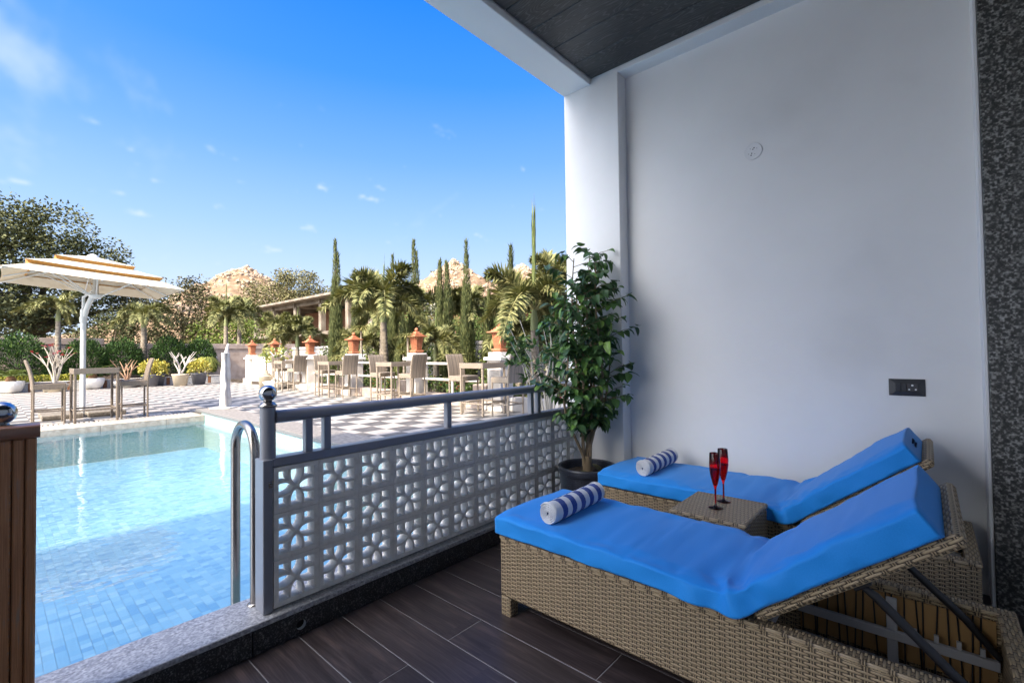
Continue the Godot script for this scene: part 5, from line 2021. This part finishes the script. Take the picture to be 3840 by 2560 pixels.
func branchy(called: String, label: String, at: Vector3, n: int, h: float, spread: float, m: Material, flower: Color, nf: int, sd: int) -> void:
	var t := thing(called, label, "shrub", at)
	var lg := RandomNumberGenerator.new()
	lg.seed = sd
	var tips := []
	var g := G.new()
	var bases := []
	for k in 5:
		var an := k * 1.3 + lg.randf()
		var p := V(cos(an) * spread * 0.35, h * lg.randf_range(0.35, 0.5), sin(an) * spread * 0.35)
		g.tube(PackedVector3Array([V(0, -0.03, 0), p * 0.5 + V(0.02, 0, 0), p]), PackedFloat32Array([0.045, 0.032, 0.024]), 7)
		bases.append(p)
	for k in n:
		var b: Vector3 = bases[k % 5]
		var an := lg.randf() * TAU
		var e := V(b.x * 1.6 + cos(an) * spread * 0.5, h * lg.randf_range(0.65, 1.0), b.z * 1.6 + sin(an) * spread * 0.5)
		g.tube(PackedVector3Array([b, b.lerp(e, 0.5) + V(0, 0.04, 0), e]), PackedFloat32Array([0.020, 0.014, 0.008]), 5)
		tips.append(e)
	obj("branches", g, m, t)
	if nf > 0:
		g = G.new()
		for k in nf:
			var p: Vector3 = tips[lg.randi() % tips.size()] + V(lg.randf_range(-0.06, 0.06), lg.randf_range(-0.02, 0.05), lg.randf_range(-0.06, 0.06))
			g.col = flower if lg.randf() < 0.75 else Color(0.7, 0.25, 0.3)
			for b in 5:
				var e := V(cos(b * 1.257), 0.5, sin(b * 1.257)) * 0.06
				g.blade(p, e, e.cross(Vector3.UP).normalized() * 0.03)
		obj("flowers", g, M.flower, t)
		g = G.new()
		for k in 70:
			var p: Vector3 = tips[lg.randi() % tips.size()]
			g.col = Color(0.08, 0.13, 0.03)
			var d := V(lg.randf_range(-1, 1), lg.randf_range(-0.2, 1), lg.randf_range(-1, 1)).normalized() * 0.09
			g.blade(p, d, d.cross(V(1, 0.3, 0.2)).normalized() * 0.02)
		obj("leaves", g, M.leaf, t)

# ------------------------------------------------------------------ palms and cypresses
func build_palms() -> void:
	var lg := RandomNumberGenerator.new()
	lg.seed = 400
	var olive0 := Color(0.070, 0.090, 0.030)
	var olive1 := Color(0.31, 0.30, 0.13)
	var fronds := []
	for k in 6:
		var g := G.new()
		var droop: float = [0.75, 1.0, 0.9, 0.5, 1.1, 0.8][k]
		var rise: float = [1.6, 1.5, 1.0, 2.2, 0.9, 0.6][k]
		pinnate(g, lg, Vector3.ZERO, V(0, rise, 1).normalized(), 1.0, droop, 0.185, 0.0105, 150, olive0, olive1, 0.8)
		fronds.append(g.mesh())
	# x, z, crown height, trunk radius, frond length, fronds, spear length, label, share of upright fronds
	var list := [
		[1.97, -27.9, 3.25, 0.11, 1.60, 10, 0.0, "young palm with golden green fronds rising between the first two dome shrubs", 0],
		[4.89, -27.8, 3.05, 0.14, 1.85, 11, 0.0, "palm with a ringed grey trunk rising between two pairs of dome shrubs", 0],
		[8.91, -29.6, 3.35, 0.13, 2.25, 13, 2.3, "palm behind the wall with a thin upright spear leaf", 1],
		[10.05, -31.0, 3.55, 0.13, 2.20, 12, 0.0, "palm behind the boundary wall close to the unfinished house", 1],
		[9.60, -22.0, 2.05, 0.11, 1.95, 14, 1.4, "bushy low palm in front of the unfinished house", 1],
		[9.00, -13.9, 2.75, 0.15, 2.70, 13, 1.9, "big palm with long arching fronds among the cypresses", 1],
		[8.80, -7.1, 2.20, 0.12, 2.35, 11, 2.9, "palm with a smooth pale trunk and one very tall upright spear leaf", 0],
		[10.6, -7.7, 3.05, 0.12, 1.90, 11, 0.0, "dark fronded palm behind the potted porch tree", 1],
		[9.0, -11.1, 1.45, 0.10, 1.60, 13, 1.1, "low spreading palm between two lantern pedestals", 0],
		[-1.2, -28.0, 3.2, 0.12, 1.6, 9, 0.0, "palm with golden drooping fronds beyond the gate side of the parasol", 0],
		[10.7, -9.1, 2.5, 0.11, 1.9, 11, 0.0, "palm half hidden behind the tall spear leaf", 1],
		[10.3, -25.5, 2.5, 0.11, 1.9, 12, 0.0, "palm beside the end of the boundary wall", 1],
		[11.4, -15.0, 2.9, 0.12, 2.1, 12, 0.0, "palm against the grey wall behind the big arching palm", 1],
		[11.3, -18.2, 2.7, 0.12, 2.1, 12, 0.0, "palm against the grey wall next to the thin cypress", 1],
		[11.5, -12.4, 2.6, 0.11, 1.9, 12, 0.0, "palm against the grey wall behind the two-spired cypress", 1],
		[9.7, -8.4, 1.5, 0.10, 1.7, 12, 0.0, "low palm at the foot of the spear leaf palm", 0],
		[9.3, -15.9, 1.5, 0.10, 1.7, 12, 0.0, "low palm behind the yucca", 0],
	]
	for q in list:
		var t := thing("palm_tree", q[7], "palm", V(q[0], 0.0, q[1]))
		var h: float = q[2]
		var r: float = q[3]
		var g := G.new()
		var pr := PackedVector2Array()
		var n := int(h / 0.16)
		for k in n + 1:
			var u := float(k) / n
			var rr := lerpf(r * 1.25, r * 0.72, u)
			pr.append(Vector2(rr * 1.05, u * (h - 0.45)))
			pr.append(Vector2(rr * 0.97, u * (h - 0.45) + 0.02))
		g.lathe(Vector3.ZERO, pr, 14, true)
		obj("trunk", g, M.palm_bark, t)
		g = G.new()
		g.tube(PackedVector3Array([V(0, h - 0.47, 0), V(0, h - 0.2, 0), V(0, h + 0.12, 0)]), PackedFloat32Array([r * 0.85, r * 0.75, r * 0.35]), 12)
		obj("crownshaft", g, M.crownshaft, t)
		var nf: int = q[5]
		var st := lg.randf() * 6.0
		for k in nf:
			var an := st + TAU * k / nf + lg.randf_range(-0.25, 0.25)
			var v := ([0, 3, 1, 0, 2, 3, 0, 1, 3, 2, 0, 4] if q[8] == 1 else [0, 1, 2, 3, 1, 4, 0, 2, 5, 1, 4, 3])[k % 12] as int
			var tilt := lg.randf_range(-0.18, 0.22)
			var b := Basis(Vector3.UP, an) * Basis(Vector3.RIGHT, -tilt)
			obj("frond", fronds[v], M.leaf_matte, t, Transform3D(b.scaled_local(Vector3.ONE * q[4] * lg.randf_range(0.85, 1.12)), V(0, h, 0)))
		if q[6] > 0.0:
			g = G.new()
			g.col = Color(0.11, 0.145, 0.04)
			var L: float = q[6]
			var big := 1.0 if L > 2.5 else 0.55
			g.tube(PackedVector3Array([V(0, h, 0), V(0.01, h + L * 0.35, 0), V(0.03, h + L * 0.7, 0.0), V(0.05, h + L, 0.01)]), PackedFloat32Array([0.03, 0.026 * big, 0.016 * big, 0.002]), 6)
			for k in 90:
				var u := lg.randf_range(0.12, 0.72)
				g.col = Color(0.075, 0.11, 0.035).lerp(Color(0.19, 0.22, 0.08), lg.randf())
				var an := lg.randf() * TAU
				var o := V(cos(an), 0, sin(an)) * 0.024 * big
				g.blade(V(0.04 * u, h + L * u, 0) + o, V(cos(an) * 0.035 * big, lg.randf_range(0.45, 0.8) * big, sin(an) * 0.035 * big), V(-sin(an), 0, cos(an)) * 0.016 * big)
			obj("spear_leaf", g, M.leaf_matte, t)
	# spiky plants
	for q in [[8.35, -14.25, 1.95, 0.80, 170, 0.020, "yucca with a drooping head of pale stiff leaves hiding a lantern"], [7.62, -10.6, 1.62, 0.50, 120, 0.014, "spiky pale green plant spilling over a terracotta lantern"], [8.35, -9.7, 1.00, 0.75, 110, 0.018, "yellowish spiky plant beside the pipe rails"], [8.4, -11.9, 1.15, 0.6, 90, 0.014, "thin leaved spiky plant beside the yellowish one"], [8.5, -15.9, 1.0, 0.75, 110, 0.018, "spiky plant at the foot of the yucca"]]:
		var t := thing("spiky_plant", q[6], "plant", V(q[0], 0.02, q[1]))
		var g := G.new()
		g.tube(PackedVector3Array([V(0.02, 0, 0), V(0.0, q[2] * 0.5, 0.02), V(0, q[2], 0)]), PackedFloat32Array([0.045, 0.04, 0.03]), 8)
		obj("trunk", g, M.palm_bark, t)
		g = G.new()
		arch_blades(g, lg, q[4], q[3], q[5], 1.2, 0.55, Color(0.12, 0.14, 0.04), Color(0.36, 0.33, 0.13), V(0, q[2], 0))
		obj("crown", g, M.leaf_matte, t)

func build_cypresses() -> void:
	var lg := RandomNumberGenerator.new()
	lg.seed = 600
	# x, z, height, radius, second leader
	var list := [[9.4, -18.0, 5.75, 0.34, 1, "tall twin-tipped cypress in front of the unfinished house"], [11.0, -19.3, 4.9, 0.22, 0, "thin cypress half hidden between the house and the big palm"], [11.0, -16.3, 5.1, 0.30, 0, "cypress rising through the fronds of the big arching palm"], [10.5, -14.2, 5.3, 0.30, 1, "slim tall cypress beside the big arching palm with a shorter second tip"], [10.2, -12.15, 4.2, 0.38, 2, "broad cypress with two equal spires in front of the broad hill"], [10.8, -11.65, 4.9, 0.33, 0, "tall single cypress next to the two-spired one"], [10.5, -9.35, 4.3, 0.33, 0, "cypress in front of the pointed hill beside the spear leaf palm"], [10.15, -9.95, 3.0, 0.34, 0, "short cypress behind the arching fronds of the spear leaf palm"], [8.95, -12.7, 2.25, 0.36, 1, "squat dark cypress just behind the pipe rails"], [9.4, -10.2, 2.4, 0.34, 0, "squat cypress behind the spiky plant on the lantern"]]
	for q in list:
		var t := thing("cypress", q[5], "tree", V(q[0], 0.02, q[1]), 0.0, "cypresses behind the lanterns")
		var g := G.new()
		var H: float = q[2]
		g.tube(PackedVector3Array([V(0, 0, 0), V(0, H * 0.5, 0), V(0, H * 0.92, 0)]), PackedFloat32Array([0.06, 0.04, 0.01]), 7)
		obj("trunk", g, M.bark, t)
		g = G.new()
		# a bundle of upright sprays of different heights
		var spires := [[0.0, 0.0, H, q[3] * 0.50]]
		if q[4] == 1: spires.append([0.12, 0.13, H * 0.91, q[3] * 0.42])
		if q[4] == 2:
			spires = [[-0.12, -0.14, H, q[3] * 0.52], [0.13, 0.14, H * 0.985, q[3] * 0.52]]
		for s in 15:
			var an := lg.randf() * TAU
			var rr := lg.randf_range(0.25, 0.72)
			spires.append([cos(an) * q[3] * rr, sin(an) * q[3] * rr, H * (0.86 - 0.55 * rr * lg.randf_range(0.5, 1.2)), q[3] * lg.randf_range(0.26, 0.40)])
		for s in spires:
			var hh: float = s[2]
			var cnt := int(900 * hh * s[3] * 2.3)
			var tone := lg.randf() * 0.35
			for b in cnt:
				var u := pow(lg.randf(), 0.9)
				var prof := pow(minf(1.0, (1.0 - u) * 2.0), 0.8)
				var an := lg.randf() * TAU
				var rr: float = s[3] * prof * (1.0 - 0.4 * pow(lg.randf(), 2.0))
				var p := V(s[0] * (1.0 - u * 0.4) + cos(an) * rr, 0.05 + u * hh, s[1] * (1.0 - u * 0.4) + sin(an) * rr)
				var d := V(cos(an) * 0.34, 1.0, sin(an) * 0.34) + V(lg.randf_range(-0.3, 0.3), 0, lg.randf_range(-0.3, 0.3))
				d = d.normalized() * lg.randf_range(0.08, 0.24)
				var w := lg.randf()
				g.col = Color(0.040, 0.055, 0.020).lerp(Color(0.15, 0.165, 0.06), clampf(w * w + tone - 0.1, 0.0, 1.0))
				g.blade(p, d, V(-sin(an), 0, cos(an)) * lg.randf_range(0.008, 0.016))
		obj("crown", g, M.leaf_matte, t)

# ------------------------------------------------------------------ trees beyond the wall
func leafy_tree(called: String, label: String, cat: String, at: Vector3, lobes: Array, per: int, size: float, c0: Color, c1: Color, trunk_r: float, sd: int, group := "") -> void:
	var t := thing(called, label, cat, at, 0.0, group)
	var lg := RandomNumberGenerator.new()
	lg.seed = sd
	var g := G.new()
	var top := 0.0
	for l in lobes: top = maxf(top, l[1])
	var fork := V(0, top * 0.32, 0)
	if trunk_r > 0.0:
		g.tube(PackedVector3Array([V(0, -0.3, 0), fork * 0.5 + V(0.05, 0, 0.05), fork]), PackedFloat32Array([trunk_r * 1.3, trunk_r, trunk_r * 0.85]), 9)
		for l in lobes:
			var e := V(l[0], l[1], l[2])
			g.tube(PackedVector3Array([fork - V(0, 0.1, 0), fork.lerp(e, 0.5) + V(0, 0.2, 0), e]), PackedFloat32Array([trunk_r * 0.55, trunk_r * 0.35, trunk_r * 0.12]), 6)
		obj("trunk", g, M.bark, t)
	g = G.new()
	for l in lobes:
		var o := V(l[0], l[1], l[2])
		var R: float = l[3]
		var n := int(per * 1.9 * R * R)
		# leaf sprays: tufts round the lobe, each with its own leaves
		var tufts := maxi(8, int(n / 26.0))
		for s in tufts:
			var dir := V(lg.randf_range(-1, 1), lg.randf_range(-0.75, 1), lg.randf_range(-1, 1)).normalized()
			var p := o + dir * R * (0.45 + 0.62 * pow(lg.randf(), 0.55)) * V(1, l[4] if l.size() > 4 else 0.85, 1)
			var shade := lg.randf()
			var rad := R * 0.16 + size * 1.2
			for b in 26:
				var off := V(lg.randf_range(-1, 1), lg.randf_range(-0.8, 0.8), lg.randf_range(-1, 1)) * rad
				var w := clampf(shade * 0.6 + lg.randf() * 0.5, 0.0, 1.0)
				g.col = c0.lerp(c1, w)
				var d := (off.normalized() * 0.6 + V(lg.randf_range(-1, 1), lg.randf_range(-0.7, 0.7), lg.randf_range(-1, 1))).normalized() * size * lg.randf_range(0.7, 1.3)
				g.blade(p + off, d, d.cross(V(lg.randf_range(-1, 1), lg.randf_range(0.2, 1), lg.randf_range(-1, 1))).normalized() * size * 0.30)
	obj("crown", g, M.leaf_matte, t)

func build_background_trees() -> void:
	var d0 := Color(0.025, 0.036, 0.014)
	var d1 := Color(0.12, 0.125, 0.048)
	leafy_tree("broadleaf_tree", "huge spreading dark green tree beyond the wall behind the parasol", "tree", V(2.0, -0.1, -41), [[-1.6, 9.2, 0.6, 1.9], [0.5, 9.0, 0.8, 1.9], [-3.6, 7.6, 0.4, 2.3], [-0.8, 7.2, 1.0, 2.4], [2.4, 7.4, 0.6, 1.9], [3.5, 6.0, 0.6, 1.7], [-2.6, 5.2, 1.2, 2.3], [0.6, 5.2, 1.2, 2.2], [-5.6, 6.4, 0.0, 2.6], [4.6, 4.9, 0.4, 1.3], [-4.8, 4.0, 1.0, 2.2], [-1.0, 3.3, 1.6, 1.6], [1.9, 3.5, 1.4, 1.5]], 360, 0.20, d0, d1, 0.42, 1)
	leafy_tree("broadleaf_tree", "dark tree beyond the wall between the parasol edge and the rocky hill", "tree", V(8.3, -0.1, -36), [[0, 4.6, 0, 1.7], [-1.6, 3.5, 0.4, 1.6], [1.3, 3.6, 0.4, 1.6], [-0.3, 2.4, 0.8, 1.6], [0.7, 5.7, 0, 0.9]], 360, 0.17, Color(0.022, 0.03, 0.014), Color(0.095, 0.085, 0.035), 0.22, 2)
	leafy_tree("broadleaf_tree", "round olive green tree rising behind the unfinished house", "tree", V(26.0, -0.1, -60), [[0, 9.6, 0, 2.6], [-3.4, 8.4, 0, 2.4], [3.2, 8.2, 0, 2.4], [0.5, 7.0, 1.0, 2.8], [-5.0, 6.2, 0, 2.2], [5.2, 6.4, 0, 2.0], [-2.2, 6.0, 1.5, 2.4], [3.2, 5.6, 1.5, 2.2], [2.0, 11.0, 0, 1.0], [-1.2, 10.8, 0, 1.1]], 210, 0.27, Color(0.05, 0.052, 0.02), Color(0.185, 0.165, 0.07), 0.4, 3)
	leafy_tree("broadleaf_tree", "bright green bushy tree just beyond the boundary wall beside the house", "tree", V(10.8, -0.1, -34), [[0, 2.6, 0, 1.3], [-1.6, 2.2, 0.3, 1.2], [1.4, 2.6, 0, 1.3], [0.2, 3.7, -0.4, 1.1], [-0.6, 1.6, 0.6, 1.2]], 420, 0.15, Color(0.05, 0.085, 0.018), Color(0.19, 0.24, 0.045), 0.12, 4)
	leafy_tree("broadleaf_tree", "shadowy tree between the columns of the unfinished house", "tree", V(22.0, -0.1, -52), [[0, 3.4, 0, 2.2], [-2.6, 3.2, 0, 2.0], [2.4, 4.0, 0, 2.2]], 230, 0.2, Color(0.03, 0.045, 0.014), Color(0.12, 0.15, 0.04), 0.2, 5)
	leafy_tree("broadleaf_tree", "dark tree beyond the wall on the gate side", "tree", V(-2.5, -0.1, -36), [[0, 4.6, 0, 2.3], [-2.4, 4.0, 0, 2.1], [2.0, 3.2, 0.5, 1.7], [0.5, 2.4, 0.8, 1.7], [-1.2, 6.4, 0, 1.6]], 340, 0.18, d0, d1, 0.25, 6)
	leafy_tree("broadleaf_tree", "small dark tree beyond the wall under the parasol", "tree", V(4.7, -0.1, -35), [[0, 2.6, 0, 1.3], [-1.2, 1.9, 0, 1.1], [1.1, 2.2, 0, 1.2], [0.3, 3.5, 0, 0.8]], 400, 0.15, d0, d1, 0.14, 7)
	# bushes behind the grey wall and the cypresses
	var k := 0
	for q in [[13.4, -22.5, 2.6], [13.6, -19.0, 2.9], [13.2, -15.6, 2.4], [13.8, -12.6, 2.6], [13.4, -10.2, 2.3], [11.3, -13.4, 1.9], [11.2, -17.8, 1.8], [9.9, -9.0, 1.5], [11.4, -10.7, 1.7], [9.6, -16.5, 1.4], [13.6, -7.8, 2.3], [11.2, -21.6, 1.8], [14.6, -17.0, 3.6], [14.8, -14.0, 3.4], [14.4, -20.6, 3.6], [14.6, -11.4, 3.0], [14.2, -9.0, 3.0]]:
		var r: float = q[2] * 0.42
		leafy_tree("garden_bush", "sunlit green bush filling the gap between the cypresses", "bush", V(q[0], -0.1, q[1]), [[0, q[2] - r * 0.8, 0, r], [-0.5, q[2] * 0.5, 0.5, r * 0.9], [0.4, q[2] * 0.5, -0.6, r * 0.9], [0.1, q[2] * 0.3, 0.1, r]], 620, 0.11, Color(0.04, 0.07, 0.018), Color(0.19, 0.22, 0.06) if k % 2 == 0 else Color(0.13, 0.18, 0.045), 0.05, 40 + k, "bushes between the cypresses")
		k += 1
	leafy_tree("oleander", "shrub speckled with white blossom behind the low spreading palm", "shrub", V(11.0, -0.1, -13.6), [[0, 2.2, 0, 0.6], [0.1, 2.75, 0, 0.4], [-0.2, 1.5, 0.2, 0.7]], 620, 0.09, Color(0.07, 0.10, 0.04), Color(0.62, 0.60, 0.52), 0.04, 77)

# ------------------------------------------------------------------ unfinished house, hills, wires
func build_unfinished_house() -> void:
	var t := thing("unfinished_house", "unfinished house of bare concrete slabs, columns and brick infill beyond the garden", "building", V(17, -0.1, -38))
	var L := func(x: float, y: float, z: float) -> Vector3: return V(x - 17.0, y + 0.1, z + 38.0)
	var g := G.new()
	g.bb(L.call(16.0, 5.42, -48.5), L.call(31, 5.60, -27.0), 0.02)
	obj("roof_slab", g, M.concrete, t)
	g = G.new()
	g.bb(L.call(15.2, 2.55, -50.0), L.call(31, 2.78, -26.5), 0.02)
	obj("floor_slab", g, M.concrete, t)
	for z in [-47.4, -43.2, -38.8, -34.4, -30.4, -27.4]:
		g = G.new()
		g.bb(L.call(16.7, 2.78, z - 0.2), L.call(17.1, 5.08, z + 0.2), 0.015)
		obj("column", g, M.concrete, t)
		g = G.new()
		g.bb(L.call(16.6, 5.08, z - 0.16), L.call(30.6, 5.419, z + 0.16))
		obj("roof_beam", g, M.concrete, t)
		g = G.new()
		g.bb(L.call(16.8, -0.1, z - 0.2), L.call(17.2, 2.549, z + 0.2), 0.015)
		obj("column", g, M.concrete, t)
	g = G.new()
	g.bb(L.call(16.75, 5.10, -47.1), L.call(17.05, 5.415, -27.6))
	obj("edge_beam", g, M.concrete, t)
	for w in [[20.2, -44.6, -41.6], [20.2, -40.9, -36.2], [20.2, -35.2, -31.2], [20.2, -30.2, -27.0]]:
		g = G.new()
		g.bb(L.call(w[0], 2.78, w[1]), L.call(w[0] + 0.25, 5.07, w[2]))
		obj("brick_wall", g, M.brick, t)
	for w in [[-41.6, -40.9], [-36.2, -35.2], [-31.2, -30.2]]:
		g = G.new()
		g.bb(L.call(20.2, 4.75, w[0] + 0.002), L.call(20.45, 5.07, w[1] - 0.002))
		obj("lintel", g, M.concrete, t)
	g = G.new()
	g.bb(L.call(20.4, -0.1, -48), L.call(20.7, 2.545, -27))
	obj("brick_wall", g, M.brick, t)
	g = G.new()
	g.bb(L.call(24.5, 2.78, -47), L.call(24.8, 5.07, -27))
	obj("brick_wall", g, M.brick, t)
	var a := thing("unfinished_annexe", "low unfinished brick annexe with a rough concrete roof behind the cypresses", "building", V(18, -0.1, -22.6))
	g = G.new()
	g.bb(V(-0.6, 0, -3.4), V(6, 3.9, 3.4))
	obj("brick_wall", g, M.brick, a)
	g = G.new()
	g.bb(V(-1.2, 3.9, -3.8), V(6.5, 4.2, 3.8), 0.03)
	obj("roof_slab", g, M.concrete, a)
	for q in [[15.6, 2.78, -46.0, 0.5], [15.7, 2.78, -42.0, 0.35]]:
		g = G.new()
		g.ball(Vector3.ZERO, q[3], 10, 0.5)
		tag(obj("rubble_heap", g, M.brick, null, T(q[0], q[1], q[2])), "small heap of brick rubble on the edge of the bare floor slab", "rubble", "rubble heaps on the slab")
	g = G.new()
	g.box(V(0, 0.18, 0), V(0.4, 0.36, 0.5), 0.01)
	tag(obj("brick_stack", g, M.brick, null, T(15.9, 2.78, -40.6)), "small stack of orange bricks on the bare floor slab", "bricks")

func hill(at: Vector3, R: float, H: float, sd: int, sx: float, label: String) -> void:
	var n1 := noise(0.012, sd, 5)
	n1.fractal_type = FastNoiseLite.FRACTAL_RIDGED
	var n2 := noise(0.05, sd + 5, 4)
	var hgt := func(x: float, z: float) -> float:
		var r := sqrt(x * x / (sx * sx) + z * z) / R
		var b := pow(maxf(0.0, 1.0 - r), 1.25)
		return H * b + (n1.get_noise_2d(x, z) * 5.0 + n2.get_noise_2d(x, z) * 2.2) * smoothstep(0.0, 0.25, b) * (1.0 - 0.6 * smoothstep(0.85, 1.0, b))
	var g := G.new()
	g.surf(70, 90, func(u: float, v: float) -> Vector3:
		var an := TAU * v
		var r := R * u
		var x := cos(an) * r * sx
		var z := sin(an) * r
		return V(x, hgt.call(x, z), z), true, true)
	var o := struct("hill", g, M.hill)
	o.position = at
	var lg := RandomNumberGenerator.new()
	lg.seed = sd
	g = G.new()
	for k in 420:
		var an := lg.randf() * TAU
		var r := R * sqrt(lg.randf()) * 0.95
		var x := cos(an) * r * sx
		var z := sin(an) * r
		var p := V(x, hgt.call(x, z) + 0.3, z)
		var s := lg.randf_range(0.5, 1.6)
		for b in 14:
			g.col = Color(0.05, 0.055, 0.025).lerp(Color(0.12, 0.11, 0.05), lg.randf())
			var d := V(lg.randf_range(-1, 1), lg.randf_range(0, 1), lg.randf_range(-1, 1)).normalized() * s
			g.blade(p + d * 0.5, d, d.cross(V(lg.randf_range(-1, 1), 0.5, 1)).normalized() * s * 0.35)
	var w := obj("hill_scrub", g, M.leaf_matte)
	w.position = at
	w.set_meta("kind", "stuff")
	tag(w, label, "scrub")
	# pale boulders strewn over the upper slopes
	g = G.new()
	for k in 700:
		var an := lg.randf() * TAU
		var r := R * pow(lg.randf(), 0.9) * 0.55
		var x := cos(an) * r * sx
		var z := sin(an) * r
		var s := lg.randf_range(0.5, 2.2)
		g.box(V(x, hgt.call(x, z), z), V(s * 1.5, s, s * 1.2), s * 0.2, Basis(V(lg.randf(), lg.randf(), lg.randf()).normalized(), lg.randf() * TAU))
	w = obj("hill_rocks", g, M.rock)
	w.position = at
	w.set_meta("kind", "stuff")
	tag(w, label.replace("dark scrub dotted", "pale rocks strewn"), "rocks")

func build_hills() -> void:
	M.hill = stone(noise_tex(0.02, 38, [[0.0, 0.085, 0.055, 0.03], [0.42, 0.15, 0.095, 0.052], [0.6, 0.20, 0.13, 0.075], [0.78, 0.28, 0.20, 0.135], [1.0, 0.37, 0.30, 0.235]], 512, 6), 0.02, 0.95)
	M.rock = stone(noise_tex(0.05, 39, [[0.0, 0.19, 0.135, 0.09], [0.5, 0.28, 0.215, 0.155], [1.0, 0.38, 0.32, 0.25]], 256, 4), 0.1, 0.95)
	hill(V(110, -2, -325), 95, 58, 3, 1.25, "dark scrub dotted over the single hill behind the olive tree")
	hill(V(204, -2, -232), 105, 62, 6, 1.1, "dark scrub dotted over the broad hill between the cypresses")
	hill(V(238, -2, -202), 90, 60, 9, 1.0, "dark scrub dotted over the pointed hill behind the spear leaf palm")
	hill(V(30, -2, -420), 170, 15, 12, 2.2, "dark scrub dotted over the low far ridge under the parasol")

func build_wires() -> void:
	for q in [[4.85, -33.0, 0.0], [4.65, -33.3, 0.05], [4.45, -33.6, 0.1], [3.7, -34.0, 0.0]]:
		var t := G.new()
		var path := PackedVector3Array()
		var rad := PackedFloat32Array()
		for k in 25:
			var u := k / 24.0
			path.append(V(-16 + 64 * u, q[0] - 1.2 * sin(PI * u) * 0.4 + u * 1.6, q[1] - 22 * u))
			rad.append(0.011)
		t.tube(path, rad, 5)
		tag(obj("power_line", t, M.wire), "thin overhead power line crossing behind the palms", "power line", "overhead power lines")
